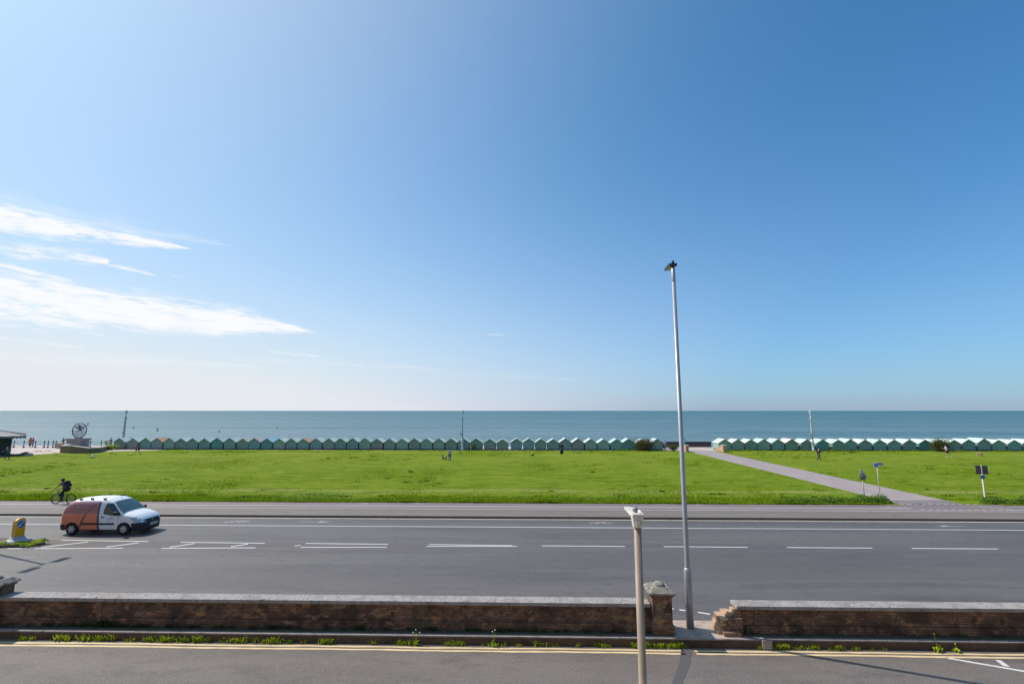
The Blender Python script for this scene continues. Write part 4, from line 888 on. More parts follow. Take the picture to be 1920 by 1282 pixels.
    # bumpers
    def wrap(name, x0, x1, z0, z1, m, off=.018, n=14):
        xs_ = [x0 + (x1 - x0) * i / n for i in range(n + 1)]; zs_ = [z0 + (z1 - z0) * i / 5 for i in range(6)]; vs = []
        for s in (-1, 1):
            for z in zs_:
                for x in xs_: vs.append((x, s * (side_y(x, z) + off), z))
        w_ = n + 1; fs = [(k * 6 * w_ + j * w_ + i, k * 6 * w_ + j * w_ + i + 1, k * 6 * w_ + (j + 1) * w_ + i + 1, k * 6 * w_ + (j + 1) * w_ + i) for k in (0, 1) for j in range(5) for i in range(n)]
        mb = MB().add(vs, fs, 0, True); xe = x1 if x1 > 2 else x0; sg = 1 if x1 > 2 else -1
        e = []; M_ = 12
        for z in zs_:
            yw = side_y(xe, z) + off
            for i in range(M_ + 1): f = -1 + 2 * i / M_; e.append((xe + sg * (.15 if x1 > 2 else .05) * (1 - f ** 4), f * yw, z))
        mb.add(e, [(j * (M_ + 1) + i, j * (M_ + 1) + i + 1, (j + 1) * (M_ + 1) + i + 1, (j + 1) * (M_ + 1) + i) for j in range(5) for i in range(M_)], 0, True)
        return mb.build(name, m, t, recalc=False)
    fb = wrap('front_bumper', 3.93, 4.37, .20, .63, charc); wrap('rear_bumper', .0, .36, .28, .55, charc)
    MB().box(4.42, 4.53, -.42, .42, .22, .36, 0, .02).build('bumper_insert', blackm, fb)
    def face(name, pts, m, parent=t, th=.02): # flat panel on the nose, points (x,y,z)
        v = [Vector(p) for p in pts]; n = (v[1] - v[0]).cross(v[2] - v[0]).normalized() * th; k = len(v)
        return MB().add([tuple(p) for p in v] + [tuple(p + n) for p in v], [list(range(k))[::-1], list(range(k, 2 * k))] + [[i, (i + 1) % k, k + (i + 1) % k, k + i] for i in range(k)]).build(name, m, parent)
    chrome = mat('chrome', (.6, .62, .65), .2, metal=.8)
    face('grille', [(4.43, -.46, .60), (4.43, .46, .60), (4.34, .58, .74), (4.34, -.58, .74)], blackm)
    mb = MB().path([(4.37, -.60, .76), (4.475, -.48, .60), (4.475, .48, .60), (4.37, .60, .76)], .014, 6); mb.build('grille_trim', chrome, t)
    MB().sphere((4.42, 0, .69), .045, (.4, 1, 1), 10).build('badge', chrome, t)
    pl = MB().box(4.515, 4.535, -.26, .26, .42, .53, 0, .003).build('number_plate', mat('plate_white', (.75, .75, .72), .4), t)
    text_mesh('plate_text', 'LV66 BHO', .085, blackm, pl, Matrix.Translation((4.537, 0, .475)) @ Matrix.Rotation(R(90), 4, 'Z') @ Matrix.Rotation(R(90), 4, 'X'))
    hl = mat('headlight_lens', (.45, .50, .58), .08, spec=.8, metal=.3)
    for s in (-1, 1):
        rows_ = []; mb = MB(); vs = []
        for (x, za, zb) in ((3.86, .86, .90), (3.98, .76, .90), (4.12, .68, .87), (4.24, .64, .80), (4.31, .63, .745)):
            for k in range(4): z = za + (zb - za) * k / 3; vs.append((x, s * (side_y(x, z) + .014), z))
        fs = [(i * 4 + k, (i + 1) * 4 + k, (i + 1) * 4 + k + 1, i * 4 + k + 1) for i in range(4) for k in range(3)]
        mb.add(vs, fs, 0, True).build('headlight', hl, t, recalc=False)
        wheelx = AX
        for a in AX:
            wb = MB(); prof = [(.19, -.09), (.24, -.10), (.285, -.09), (.315, -.075), (.32, -.03), (.32, .03), (.315, .075), (.285, .09), (.24, .10), (.19, .09)]
            wb.lathe(prof, (0, 0, 0), 28, axis='y')
            wh = wb.build('tyre', blackm, None); e = bpy.data.objects.new('wheel', None); C.objects.link(e); e.parent = t; e.location = (a, s * .80, .32); wh.parent = e
            rb_ = MB().lathe([(.20, s * .06), (.20, s * .098), (.17, s * .10), (.165, s * .07), (.01, s * .07)], (0, 0, 0), 24, axis='y')
            for k in range(6):
                an = k * math.pi / 3 + .3 + a; c_, s_ = math.cos(an), math.sin(an)
                q = [(.045, -.03), (.18, -.052), (.18, .052), (.045, .03)]
                rb_.add([(u * c_ - v * s_, s * .085, u * s_ + v * c_) for u, v in q] + [(u * c_ - v * s_, s * .104, u * s_ + v * c_) for u, v in q], [(0, 1, 2, 3), (7, 6, 5, 4), (0, 4, 5, 1), (1, 5, 6, 2), (2, 6, 7, 3), (3, 7, 4, 0)], 1)
            rb_.lathe([(.06, s * .08), (.06, s * .11), (.01, s * .112)], (0, 0, 0), 14, 1, 'y')
            rb_.build('rim', [mat('hub_dark', (.03, .03, .035), .5), mat('wheel_silver', (.55, .55, .56), .35, metal=.5)], e)
    # lettering on the near side
    sg = mat('pale_lettering', (.62, .45, .45), .6)
    def side_text(name, body, size, x, z, m, tilt):
        yy = side_y(x, z) + .012; M_ = Matrix.Translation((x, -yy, z)) @ Matrix.Rotation(R(90 - tilt), 4, 'X'); text_mesh(name, body, size, m, t, M_, .003)
    side_text('side_lettering', 'A  RHOST', .21, 1.0, 1.42, sg, 15)
    side_text('side_lettering', 'BRIGHTON', .07, .95, 1.25, sg, 15)
    gl = mat('grey_lettering', (.30, .31, .36), .6)
    side_text('door_lettering', 'a rhost', .08, 2.82, .93, gl, 0); side_text('door_lettering', 'www.a-rhost.co.uk', .055, 2.78, .84, gl, 0); side_text('door_lettering', '01273', .06, 2.72, .76, gl, 0)
    side_text('door_lettering', '', .06, 2.72, .76, gl, 0) if False else None
    MB().prism([(.0, .80), (.03, .80), (.12, 1.2), (.08, 1.2)], -.72, -.62, 'y').build('tail_light', mat('tail_red', (.4, .02, .02), .2), t)
    MB().prism([(.0, .80), (.03, .80), (.12, 1.2), (.08, 1.2)], .62, .72, 'y').build('tail_light', MATS['tail_red'], t)
    return t
build_van()

# ---------------------------------------------------------------- people
skin_l = mat('skin', (.55, .33, .24), .6); skin_d = mat('skin_tanned', (.38, .21, .14), .6)
hair_d = mat('hair_dark', (.025, .018, .014), .7); hair_l = mat('hair_light', (.30, .19, .09), .7); hair_g = mat('hair_grey', (.45, .43, .4), .7)
def cloth(n, c): return mat('cloth_' + n, c, .85)
def skin_mesh(name, J, E, Rd, m, parent, root=0, sub=1):
    me = bpy.data.meshes.new(name); me.from_pydata([tuple(j) for j in J], E, []); o = bpy.data.objects.new('tmp', me); C.objects.link(o)
    sk = o.modifiers.new('s', 'SKIN'); sk.use_smooth_shade = True; o.modifiers.new('u', 'SUBSURF').levels = sub; o.modifiers['u'].render_levels = sub
    for i, r in enumerate(Rd):
        rr_ = r if isinstance(r, tuple) else (r, r); me.skin_vertices[0].data[i].radius = rr_; me.skin_vertices[0].data[i].use_root = (i == root)
    dg = bpy.context.evaluated_depsgraph_get(); me2 = bpy.data.meshes.new_from_object(o.evaluated_get(dg)); me2.name = name
    bpy.data.objects.remove(o); return link(name, me2, m, parent)
def pose_joints(P):
    """joint positions in the figure's own frame: x to its right, y forward, z up; P gives swings in degrees (forward positive)"""
    s = P.get('s', 1.0); lean = R(P.get('lean', 3)); J = {}
    th, ca, ua, fa = .44 * s, .43 * s, .29 * s, .26 * s
    hl, hr, kl, kr = [R(P.get(k, 0)) for k in ('hl', 'hr', 'kl', 'kr')]
    def leg(h, k, sx):
        hip = Vector((sx * .095 * s, 0, 0)); kn = hip + Vector((sx * .01, math.sin(h), -math.cos(h))) * th; an = kn + Vector((0, math.sin(h - k), -math.cos(h - k))) * ca
        toe = an + Vector((sx * .02, .15 * s * math.cos((h - k) * .5), -.05 * s + .10 * s * math.sin(min(0, h - k)) * -1 * -1)); return hip, kn, an, toe
    L = leg(hl, kl, -1); Rr_ = leg(hr, kr, 1)
    low = min(L[2].z, Rr_[2].z) - .08 * s; pz = -low
    up = lambda d: Vector((0, math.sin(lean) * d, math.cos(lean) * d)) * s
    base = Vector((0, 0, pz))
    J['pel'] = base + up(.03); J['wai'] = base + up(.17); J['che'] = base + up(.36); J['nec'] = base + up(.50); hp = R(P.get('head', 0))
    J['hd0'] = J['nec'] + Vector((0, .02 + .05 * math.sin(hp), .09)) * s; J['hd1'] = J['hd0'] + Vector((0, .02 + .1 * math.sin(hp), .10)) * s
    for k, q in (('L', L), ('R', Rr_)):
        for n_, v in zip(('hip', 'kne', 'ank', 'toe'), q): J[n_ + k] = base + v
        J['toe' + k].z = max(J['toe' + k].z, .02)
    for k, sx in (('L', -1), ('R', 1)):
        a = R(P.get('a' + k.lower(), 0)); e = R(P.get('e' + k.lower(), 10)); o_ = P.get('o' + k.lower(), .12)
        sh = base + up(.455) + Vector((sx * .18 * s, 0, 0)); J['sho' + k] = sh
        el = sh + Vector((sx * o_, math.sin(a), -math.cos(a))).normalized() * ua; wr = el + Vector((sx * o_ * .4, math.sin(a + e), -math.cos(a + e))).normalized() * fa
        J['elb' + k] = el; J['wri' + k] = wr
    return J
def figure(label, loc, rz, J, shirt, legs, hair, skin=None, long_sleeve=False, shorts=False, coat=None, s=1.0, shoe=None, hatm=None, extra=None):
    skin = skin or skin_l; t = thing('person', label, 'person', loc, rz)
    Vv = []; E = []; Rd = []; ix = {}
    def add(k, p, r, par=None):
        ix[k] = len(Vv); Vv.append(p); Rd.append(r if isinstance(r, tuple) else r)
        if par: E.append((ix[par], ix[k]))
    add('pel', J['pel'], .115 * s); add('wai', J['wai'], .10 * s, 'pel'); add('che', J['che'], .125 * s, 'wai'); add('nk', J['nec'], .05 * s, 'che'); add('hd0', J['hd0'], .072 * s, 'nk'); add('hd1', J['hd1'], .082 * s, 'hd0')
    add('hdt', J['hd1'] + Vector((0, -.01, .07)) * s, .05 * s, 'hd1')
    for k in 'LR':
        add('sho' + k, J['sho' + k], .055 * s, 'che'); add('elb' + k, J['elb' + k], .040 * s, 'sho' + k); add('wri' + k, J['wri' + k], .026 * s, 'elb' + k)
        d = (J['wri' + k] - J['elb' + k]).normalized(); add('han' + k, J['wri' + k] + d * .075 * s, (.038 * s, .02 * s), 'wri' + k)
        add('hip' + k, J['hip' + k], .085 * s, 'pel'); add('kne' + k, J['kne' + k], .055 * s, 'hip' + k); add('ank' + k, J['ank' + k], .038 * s, 'kne' + k)
    body = skin_mesh('body', Vv, E, Rd, skin, t)
    # fingers, thumbs, nose and ears joined into the same mesh
    mb = MB()
    for k, sx in (('L', -1), ('R', 1)):
        d = (J['wri' + k] - J['elb' + k]).normalized(); side = Vector((0, 1, 0)) - d * d.y; side.normalize(); nn = d.cross(side)
        b0 = J['wri' + k] + d * .09 * s
        for i, ln in enumerate((.062, .078, .074, .055)):
            p = b0 + side * (-.028 + .019 * i) * s; q = p + (d * .6 + nn * .12 * sx) * ln * s; mb.path([p, q, q + (d * .8 + nn * .5 * sx) * ln * .45 * s], .009 * s, 6)
        p = J['wri' + k] + d * .04 * s + side * .03 * s; mb.path([p, p + side * .03 * s + d * .02 * s, p + side * .045 * s + d * .055 * s], .010 * s, 6)
    f = J['hd1']; mb.sphere(f + Vector((0, .088, -.01)) * s, .016 * s, (.8, 1, 1.3), 8)
    for sx in (-1, 1): mb.sphere(f + Vector((sx * .08, 0, -.005)) * s, .02 * s, (.4, .8, 1.3), 8)
    mb.sphere(f + Vector((0, .075, -.055)) * s, .02 * s, (1.3, .5, .35), 8)
    h = mb.build('h', skin); bm = bmesh.new(); bm.from_mesh(body.data); bm.from_mesh(h.data); bm.to_mesh(body.data); bm.free(); bpy.data.objects.remove(h)
    for p in body.data.polygons: p.use_smooth = True
    eb = MB()
    for sx in (-1, 1): eb.sphere(f + Vector((sx * .032, .076, .018)) * s, .010 * s, U, 8)
    eb.build('eyes', hair_d, t)
    # clothing shells
    V2 = [J['pel'] - Vector((0, 0, .02)), J['wai'], J['che'], J['nec'] - Vector((0, 0, .03))]; E2 = [(0, 1), (1, 2), (2, 3)]; R2 = [.145 * s, .13 * s, .15 * s, .075 * s]
    for k in 'LR':
        i = len(V2); V2 += [J['sho' + k], J['elb' + k]]; R2 += [.075 * s, .058 * s]; E2 += [(2, i), (i, i + 1)]
        if long_sleeve: V2.append(J['wri' + k]); R2.append(.042 * s); E2.append((i + 1, i + 2))
    if not long_sleeve:
        for k in 'LR':
            for j, v in enumerate(V2):
                if v == J['elb' + k]: V2[j] = J['sho' + k].lerp(J['elb' + k], .75)
    skin_mesh('shirt', V2, E2, R2, shirt, t)
    V3 = [J['pel'] + Vector((0, 0, .03))]; E3 = []; R3 = [.135 * s]
    for k in 'LR':
        i = len(V3); end = J['kne' + k] if shorts else J['ank' + k]
        V3 += [J['hip' + k] - Vector((0, 0, .02)), J['kne' + k].lerp(J['hip' + k], .12) if shorts else J['kne' + k]]; R3 += [.10 * s, .085 * s if shorts else .07 * s]; E3 += [(0, i), (i, i + 1)]
        if not shorts: V3.append(J['ank' + k]); R3.append(.055 * s); E3.append((i + 1, i + 2))
    skin_mesh('trousers', V3, E3, R3, legs, t)
    if coat:
        cm, zl = coat; mb = MB(); c = J['pel']; mb.lathe([(.30 * s, zl), (.24 * s, zl + .25), (.17 * s, c.z + .08)], (c.x, c.y, 0), 16); mb.build('skirt', cm, t)
    sm_ = shoe or blackm
    for k in 'LR':
        a, b = J['ank' + k], J['toe' + k]; d = b - a; a2 = a + Vector((0, -.04, -.03)) * s; mb = MB()
        mb.sphere((0, 0, 0), 1, (.048 * s, .135 * s, .045 * s), 12); an = math.atan2(d.z + .05 * s, d.y); mb.xform(Matrix.Translation((a + d * .42) + Vector((0, 0, -.02 * s))) @ Matrix.Rotation(an * .7, 4, 'X')); mb.build('shoe', sm_, t)
    mb = MB().sphere(f + Vector((0, -.018, .028)) * s, .105 * s, (.9, .98, .98), 14)
    mb.build('hair', hatm or hair, t)
    if extra: extra(t, J, s)
    return t
def walk(label, x, y, facing, P, **k):
    """facing: degrees, 0 = towards the sea, 90 = left in the picture"""
    P = dict(P); J = pose_joints(P); return figure(label, (x, y, ZP + .02), R(facing), J, s=P.get('s', 1.0), **k)
stride = dict(hl=28, kl=6, hr=-20, kr=18, al=-28, el=15, ar=28, er=25, lean=5)
walk('person in a red top and black shorts walking left past the first huts', -57.94, 72.8, 90, stride, shirt=cloth('red', (.42, .03, .05)), legs=cloth('black', (.015, .015, .02)), hair=hair_d, shorts=True)
walk('person in dark clothes bending forward by the shelter', -68.34, 63.9, 80, dict(hl=18, kl=10, hr=-12, kr=12, al=30, el=70, ar=20, er=80, lean=18, s=.98), shirt=cloth('darkgreen', (.03, .05, .05)), legs=cloth('darktrouser', (.03, .045, .05)), hair=hair_g, long_sleeve=True)
walk('person in a light top and blue trousers standing on the lawn with a dog', -9.58, 63.4, 20, dict(hl=6, kl=3, hr=-6, kr=5, al=15, el=40, ar=20, er=95, lean=0, s=.95), shirt=cloth('paleblue', (.42, .45, .55)), legs=cloth('blue', (.01, .05, .36)), hair=hair_d)
def wide(t, J, s): MB().box(-.25, .25, .02, .12, 1.10, 1.16).build('scarf', cloth('black', (.015, .015, .02)), t)
walk('person in a long black dress walking towards the huts', 5.47, 73.5, -20, dict(hl=10, kl=6, hr=-8, kr=8, al=12, el=60, ar=30, er=60, orr=.4, lean=2), shirt=cloth('black', (.015, .015, .02)), legs=cloth('black', (.015, .015, .02)), hair=hair_d, long_sleeve=True, coat=(cloth('black', (.015, .015, .02)), .22))
def sidebag(t, J, s): MB().box(-.28, -.17, -.10, .08, .85, 1.25, 0, .03).build('bag', cloth('tan', (.25, .22, .15)), t)
walk('person in a black top and dark trousers striding right on the far lawn', 38.44, 65.9, -75, dict(hl=32, kl=14, hr=-22, kr=4, al=-20, el=60, ar=24, er=70, lean=8, head=25, s=1.0), shirt=cloth('blackred', (.03, .012, .02)), legs=cloth('slate', (.03, .06, .055)), hair=hair_d, long_sleeve=True)
walk('jogger in a pale lilac shirt and dark shorts in front of the round bush', 58.97, 70.8, 60, dict(hl=20, kl=30, hr=-24, kr=30, al=-30, el=70, ar=35, er=80, lean=6, s=1.02), shirt=cloth('lilac', (.62, .56, .85)), legs=cloth('darkshort', (.03, .02, .05)), hair=hair_d, shorts=True, shoe=white_s)
walk('person with dark hair in a teal coat at the end of the park path', 27.0, 84.0, 100, dict(hl=8, kl=4, hr=-8, kr=5, al=10, el=20, ar=5, er=20, s=1.04), shirt=cloth('teal', (.02, .25, .26)), legs=cloth('tealdark', (.02, .12, .13)), hair=hair_d, long_sleeve=True)
walk('person in a white and red top behind the low cover left of the brick parapet', 23.3, 82.8, 170, dict(hl=4, hr=-4, al=10, el=60, ar=10, er=60, s=.93), shirt=cloth('whitered', (.65, .5, .5)), legs=cloth('palegrey', (.5, .48, .46)), hair=cloth('maroon', (.15, .02, .04)))
walk('person in an orange red top by the promenade railing, left of a pair', -88.75, 86.6, 200, dict(hl=4, hr=-4, al=10, el=30, ar=10, er=30), shirt=cloth('orange', (.7, .16, .05)), legs=cloth('redt', (.4, .05, .05)), hair=hair_l)
walk('person in a pink red top by the promenade railing, right of a pair', -88.1, 86.5, 170, dict(hl=4, hr=-4, al=10, el=30, ar=10, er=30), shirt=cloth('pink', (.6, .05, .15)), legs=cloth('greyt', (.2, .15, .18)), hair=hair_l)
for x, c, l in ((-92.2, (.10, .10, .13), 'person in dark grey at the railing nearest the shelter'), (-86.0, (.06, .12, .08), 'person in dark green at the railing right of the two in red'), (-81.9, (.16, .14, .2), 'person in grey lilac at the railing left of the plinth'), (-76.9, (.10, .14, .22), 'person in blue at the railing right of the plinth')):
    walk(l, x, 90.1, 180 + x % 30, dict(hl=5, hr=-5, al=10, el=30, ar=10, er=30, s=.84), shirt=cloth('c%d' % abs(int(x)), c), legs=cloth('darktrouser', (.03, .045, .05)), hair=hair_d, long_sleeve=True)

# ---------------------------------------------------------------- cyclist and bicycle (both face left)
ZC = ZP + .005; BX, BY = -32.45, 34.55
t = thing('bicycle', 'black bicycle with pale frame parts ridden left along the cycle track', 'bicycle', (BX, BY, ZC))
fr_m = mat('bicycle_frame', (.05, .055, .05), .35); alu = mat('bicycle_alloy', (.4, .42, .42), .35, metal=.6)
for wx in (-.55, .53):
    e = bpy.data.objects.new('wheel', None); C.objects.link(e); e.parent = t; e.location = (wx, 0, .35)
    mb = MB(); n = 28
    for i in range(n):
        a, b = 2 * math.pi * i / n, 2 * math.pi * (i + 1) / n; mb.tube((.33 * math.cos(a), 0, .33 * math.sin(a)), (.33 * math.cos(b), 0, .33 * math.sin(b)), .031, n=8, caps=False)
    mb.build('tyre', blackm, e)
    mb = MB()
    for i in range(16): a = 2 * math.pi * i / 16; mb.tube((.02 * math.cos(a + .5), .02 * (-1) ** i, .02 * math.sin(a + .5)), (.31 * math.cos(a), 0, .31 * math.sin(a)), .0022, n=4)
    mb.tube((0, -.05, 0), (0, .05, 0), .022, n=10); mb.build('spokes', alu, e)
mb = MB(); bb = (0, 0, .30); st_ = (.14, 0, .82); hd_t = (-.40, 0, .86); hd_b = (-.43, 0, .70)
for a, b, r in ((bb, st_, .017), (st_, hd_t, .018), (bb, hd_b, .022), (hd_t, hd_b, .02), ((.53, .06, .35), bb, .010), ((.53, -.06, .35), bb, .010), ((.53, .06, .35), (.12, 0, .76), .009), ((.53, -.06, .35), (.12, 0, .76), .009)): mb.tube(a, b, r, n=8)
mb.build('frame', fr_m, t)
mb = MB().tube((-.43, 0, .70), (-.45, 0, .68), .04, n=8)
for s in (-1, 1): mb.tube((-.45, s * .055, .69), (-.55, s * .055, .35), .016, n=8)
mb.build('fork', alu, t)
MB().tube(hd_t, (-.38, 0, .97), .016, n=8).tube((-.38, 0, .97), (-.46, 0, .99), .015, n=8).path([(-.44, -.31, 1.0), (-.46, -.1, .99), (-.46, .1, .99), (-.44, .31, 1.0)], .013).build('handlebar', fr_m, t)
MB().tube(st_, (.17, 0, .92), .014, n=8).box(.05, .31, -.06, .06, .92, .955, 0, .015).build('saddle', blackm, t)
MB().lathe([(.09, -.01), (.09, .01)], (0, -.05, .30), 16, axis='y').tube((0, -.07, .30), (.10, -.08, .16), .011, n=6).tube((0, .07, .30), (-.10, .08, .44), .011, n=6).box(.05, .15, -.17, -.08, .145, .165).box(-.15, -.05, .08, .17, .435, .455).build('crank', alu, t)
# rider: own frame has y forward; forward is -X in the world, so rotate by 90 degrees
J = {}
def W(x, y, z): return Vector((y, -x, z))              # from bicycle frame (x to the right of the picture, y away) to the figure frame
J['pel'] = W(.16, 0, 1.02); J['wai'] = W(.08, 0, 1.16); J['che'] = W(-.04, 0, 1.33); J['nec'] = W(-.13, 0, 1.46); J['hd0'] = W(-.19, 0, 1.52); J['hd1'] = W(-.22, 0, 1.61)
for k, yy in (('L', -.18), ('R', .18)):
    J['sho' + k] = W(-.10, yy, 1.42); J['elb' + k] = W(-.28, yy * 1.35, 1.22); J['wri' + k] = W(-.42, yy * 1.55, 1.05)
J['hipL'] = W(.16, -.10, 1.0); J['kneL'] = W(-.16, -.11, .70); J['ankL'] = W(.05, -.12, .27); J['toeL'] = W(-.08, -.12, .19)
J['hipR'] = W(.16, .10, 1.0); J['kneR'] = W(-.25, .11, .86); J['ankR'] = W(-.14, .12, .52); J['toeR'] = W(-.28, .12, .47)
def pack(t, J, s):
    mb = MB().box(-.15, .15, -.12, .12, -.24, .24, 0, .06); mb.xform(Matrix.Translation(J['che'] + Vector((0, -.24, .02))) @ Matrix.Rotation(R(-35), 4, 'X')); mb.build('rucksack', cloth('navy_pack', (.02, .018, .04)), t)
for q in J: pass
rider = figure('cyclist in dark clothes with a black rucksack riding left on the cycle track', (BX, BY, ZC), R(90), J, cloth('grey_top', (.12, .10, .11)), cloth('black_trouser', (.016, .016, .025)), hair_d, skin_d, s=1.12, extra=pack)

# ---------------------------------------------------------------- dogs and birds
def quadruped(name, label, cat, x, y, rz, s, m, tailup=.2, headup=.25):
    t = thing(name, label, cat, (x, y, ZP + .02), R(rz)); h = .42 * s
    V_ = [Vector(p) * s for p in [(-.30, 0, .40), (-.05, 0, .40), (.24, 0, .42), (.36, 0, .42 + headup * .5), (.44, 0, .42 + headup), (.58, 0, .40 + headup), (-.45, 0, .42 + tailup), (-.56, 0, .46 + tailup * 1.8)]]
    E = [(0, 1), (1, 2), (2, 3), (3, 4), (4, 5), (0, 6), (6, 7)]; Rd = [.11, .095, .13, .08, .085, .04, .025, .015]
    for sy in (-1, 1):
        for (hx, pts) in ((2, [(.25, .08, .25), (.23, .08, .12), (.27, .08, .02)]), (0, [(-.24, .09, .24), (-.37, .09, .14), (-.32, .09, .02)])):
            pr = hx
            for j, p in enumerate(pts): V_.append(Vector((p[0], sy * p[1], p[2])) * s); E.append((pr, len(V_) - 1)); Rd.append((.055, .032, .026)[j]); pr = len(V_) - 1
    skin_mesh('body', V_, E, [r * s for r in Rd], m, t)
    MB().sphere(Vector((.42, .055, .50 + headup)) * s, .035 * s, (.6, .5, 1.4), 8).sphere(Vector((.42, -.055, .50 + headup)) * s, .035 * s, (.6, .5, 1.4), 8).sphere(Vector((.62, 0, .41 + headup)) * s, .02 * s, U, 8).build('ears', dark_g, t)
quadruped('dog', 'brown grey dog trotting on the lawn beside the person in blue trousers', 'dog', -10.45, 64.6, 150, .95, mat('dog_brown', (.13, .11, .08), .9), .25, .3)
quadruped('dog', 'pale sandy dog on the lawn to the right of the jogger', 'dog', 64.2, 71.7, 8, 1.1, mat('dog_sand', (.62, .42, .27), .9), .0, .02)
def standing_bird(name, label, x, y, rz, s, m, m2):
    t = thing(name, label, 'bird', (x, y, ZP + .02), R(rz)); mb = MB().sphere((0, 0, .20 * s), .1 * s, (1.9, .8, .85), 12).sphere((.17 * s, 0, .32 * s), .055 * s, U, 10); mb.tube((.10 * s, 0, .22 * s), (.16 * s, 0, .32 * s), .05 * s, .045 * s, 8); mb.build('body', m, t)
    MB().sphere((-.08 * s, 0, .235 * s), .08 * s, (2.0, 1.0, .45), 10).tube((-.1 * s, 0, .22 * s), (-.32 * s, 0, .20 * s), .05 * s, .015 * s, 8).build('wing', m2, t)
    MB().tube((.21 * s, 0, .32 * s), (.29 * s, 0, .30 * s), .014 * s, .004 * s, 6).build('beak', mat('beak_yellow', (.6, .4, .08), .5), t)
    MB().tube((0, .03 * s, 0), (0, .03 * s, .14 * s), .01 * s, n=6).tube((.02, -.03 * s, 0), (.02, -.03 * s, .14 * s), .01 * s, n=6).build('leg', MATS['beak_yellow'], t)
bird_d = mat('crow_black', (.015, .015, .018), .5); gw = mat('gull_white', (.75, .75, .74), .7); gg = mat('gull_grey', (.3, .31, .33), .7)
standing_bird('crow', 'small black crow on the lawn left of the person in the long dress', 1.16, 70.1, 20, 1.25, bird_d, bird_d)
standing_bird('gull', 'white and grey gull standing on the lawn in front of the curved wall', -58.9, 66.3, 160, 1.5, gw, gg)
def flying(label, loc, rz, s):
    t = thing('gull', label, 'bird', loc, R(rz)); MB().sphere((0, 0, 0), .08 * s, (2.6, .9, .9), 10).sphere((.2 * s, 0, .02), .05 * s, U, 8).build('body', gg, t)
    for k in (-1, 1): MB().add([(.09 * s, .03 * k, .02), (-.07 * s, .03 * k, .02), (-.08 * s, .35 * k * s, .16 * s), (-.14 * s, .68 * k * s, .05 * s), (.06 * s, .36 * k * s, .17 * s), (.09 * s, .03 * k, .03), (-.07 * s, .03 * k, .03), (-.08 * s, .35 * k * s, .17 * s), (-.14 * s, .68 * k * s, .06 * s), (.06 * s, .36 * k * s, .18 * s)], [(0, 1, 2, 4), (4, 2, 3), (9, 7, 6, 5), (8, 7, 9)]).build('wing', gg, t)
flying('tiny gull flying high above the sea left of the middle of the sky', (-47.0, 250, 58.6), 80, 1.6)
flying('tiny gull flying low in the sky to the right of the tall lamp', (178, 250, 45.8), 80, 1.5)

# ---------------------------------------------------------------- swimmers' buoys and boats on the sea
bo = mat('buoy_dark', (.04, .05, .08), .6)
for (x, y, s, l) in ((-192.4, 253.6, 1.0, 'largest dark buoy on the sea right of the first seafront lamp'), (-235.7, 291.1, .7, 'small dark buoy on the sea just beside the first seafront lamp'), (-152.0, 241.9, .6, 'small low dark buoy above the left part of the hut row'), (-153.9, 302.3, .6, 'small dark buoy farther out, right of the low one')):
    t = thing('buoy', l, 'buoy', (x, y, -3.9), 0, 'small dark buoys on the sea'); MB().lathe([(.5 * s, -.2), (.62 * s, .15), (.5 * s, .45), (.12 * s, .6)], n=12).build('float', bo, t); MB().tube((0, 0, .5 * s), (0, 0, 1.5 * s), .10 * s, n=6).sphere((0, 0, 1.5 * s), .28 * s, U, 8).build('marker', bo, t)

# ---------------------------------------------------------------- bollard and signs
t = thing('keep_left_bollard', 'yellow traffic bollard with a blue arrow sign on the traffic island', 'bollard', (-25.45, 24.85, .10))
yb = mat('bollard_yellow', (.95, .46, .01), .4); arch = [(-.24, .24), (.24, .24), (.24, .98), (.20, 1.06), (.12, 1.12), (0, 1.14), (-.12, 1.12), (-.20, 1.06), (-.24, .98)]
MB().prism(arch, -.09, .09, 'x').build('shell', yb, t)
MB().prism([(a * 1.03, .22 + (b - .22) * 1.012) for a, b in arch], .06, .075, 'x').prism([(a * 1.03, .22 + (b - .22) * 1.012) for a, b in arch], -.075, -.06, 'x').build('edge_rim', mat('bollard_cream', (.75, .66, .45), .5), t)
MB().lathe([(.55, 0), (.54, .06), (.40, .14), (.28, .20), (.27, .27)], n=20).build('base', mat('bollard_base', (.45, .44, .47), .6), t)
MB().lathe([(.195, .078), (.195, .094)], (0, -.0, .85), 28, axis='x').build('sign_rim', white_s, t)
d = MB().lathe([(.175, .08), (.175, .099)], (0, 0, .85), 28, axis='x').build('sign_disc', mat('sign_blue', (.01, .13, .42), .4), t)
mb = MB()
def arr2(pts): mb.add([(.101, a, b + .85) for a, b in pts] + [(.104, a, b + .85) for a, b in pts], [list(range(len(pts))), list(range(2 * len(pts) - 1, len(pts) - 1, -1))] + [[i, (i + 1) % len(pts), len(pts) + (i + 1) % len(pts), len(pts) + i] for i in range(len(pts))])
arr2([(.105, .075), (.075, .105), (-.05, -.01), (-.02, -.04)]); arr2([(-.115, -.105), (-.10, .02), (.02, -.095)])
mb.build('arrow', white_s, d)

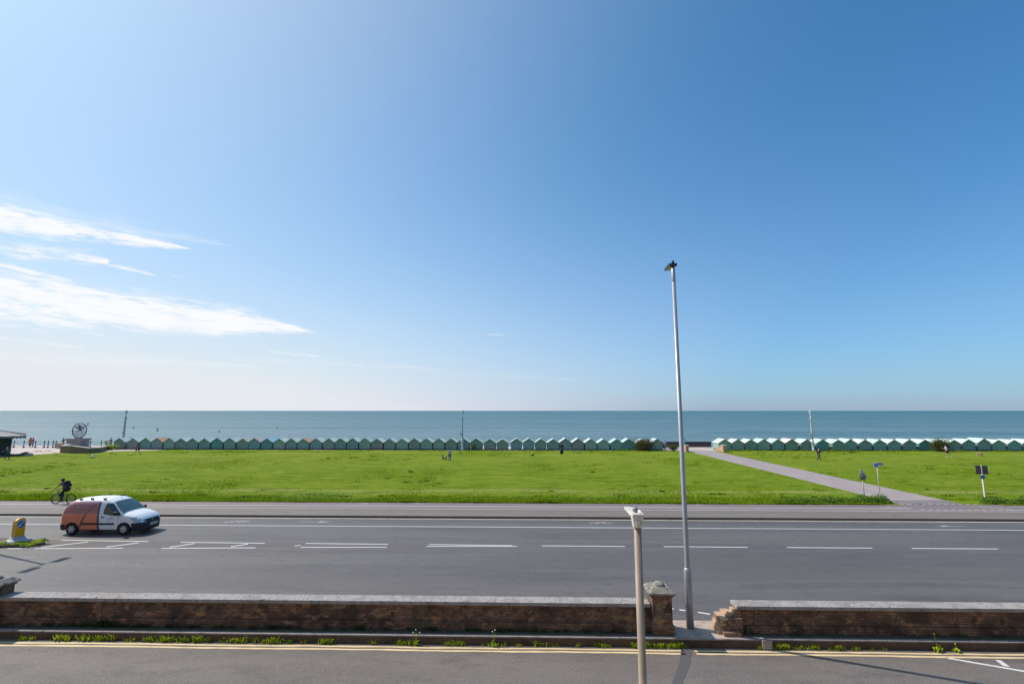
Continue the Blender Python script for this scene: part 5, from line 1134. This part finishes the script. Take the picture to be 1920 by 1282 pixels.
post_m = mat('sign_post_white', (.62, .58, .50), .5); back = mat('sign_back_grey', (.20, .19, .22), .5)
t = thing('cycle_sign', 'sign post with a round dark rimmed sign left of the park path', 'sign', (25.05, 37.7, ZP), R(8))
MB().lathe([(.038, 0), (.036, 2.0)], n=12).build('post', post_m, t)
MB().lathe([(.25, -.068), (.25, -.05)], (0, 0, 1.62), 28, axis='y').build('sign_rim', mat('sign_rim_dark', (.10, .03, .06), .5), t)
MB().lathe([(.205, -.075), (.205, -.052)], (0, 0, 1.62), 28, axis='y').build('sign_face', mat('sign_face_mauve', (.30, .25, .33), .5), t)
mb = MB()
for wx in (-.07, .07):
    for i in range(12): a, b = i * math.pi / 6, (i + 1) * math.pi / 6; mb.tube((wx + .045 * math.cos(a), -.078, 1.60 + .045 * math.sin(a)), (wx + .045 * math.cos(b), -.078, 1.60 + .045 * math.sin(b)), .007, n=5)
mb.path([(-.07, -.078, 1.60), (-.03, -.078, 1.69), (.05, -.078, 1.69), (.07, -.078, 1.60), (0, -.078, 1.60), (-.03, -.078, 1.69)], .007, 5); mb.build('bicycle_mark', dark_g, t)
MB().box(-.15, .02, -.02, .0, 1.88, 2.18, 0, .005).box(-.02, .14, .03, .05, 1.90, 2.12, 0, .005).box(-.10, .10, -.04, -.02, 1.80, 1.95, 0, .005).build('small_plate', mat('plate_pale', (.60, .58, .58), .5), t)
t = thing('direction_sign', 'sign post with small blue and white direction sign beside the park path', 'sign', (28.05, 40.3, ZP), R(-20))
t.location.x = 28.0
MB().lathe([(.034, 0), (.032, 2.35)], n=12).build('post', post_m, t)
sb = MB().box(-.24, .06, -.045, -.033, 1.98, 2.42, 0, .004).build('sign_face', white_s, t)
MB().box(-.19, .04, -.051, -.046, 2.06, 2.32, 0, .003).build('blue_field', mat('sign_blue_pale', (.10, .18, .55), .5), sb)
sb = MB().box(.05, .42, -.045, -.033, 2.20, 2.40, 0, .004).build('sign_arm', mat('sign_blue_grey', (.22, .28, .36), .5), t)
t = thing('park_sign', 'post carrying two dark panels with a small round blue sign below them', 'sign', (33.2, 37.1, ZP), R(-12))
MB().lathe([(.085, 0), (.08, .30), (.045, .34), (.042, 2.56)], n=14).build('post', post_m, t)
MB().lathe([(.10, 0), (.09, .32)], n=14).build('post_sleeve', dark_g, t)
for s in (-1, 1):
    MB().box(min(s * .035, s * .37), max(s * .035, s * .37), -.06, -.035, 1.92, 2.53, 0, .006).build('panel', mat('panel_dark', (.10, .085, .095), .5), t)
MB().lathe([(.145, -.07), (.145, -.05)], (0, 0, 1.72), 24, axis='y').build('blue_sign', mat('sign_blue', (.01, .13, .42), .4), t)
MB().path([(-.05, -.074, 1.68), (0, -.074, 1.74), (.06, -.074, 1.68)], .012, 5).build('sign_mark', mat('sign_light', (.35, .6, .8), .5), t)
# drain grille plate near the path mouth
t = thing('drain_cover', 'small grey metal plate on the ground near the path mouth', 'cover', (27.55, 36.15, ZP + .018)); MB().box(-.3, .3, -.16, .16, 0, .03, 0, .008).build('plate', mat('plate_grey', (.2, .2, .22), .5), t)
# far wind turbines on the horizon, barely visible through the air
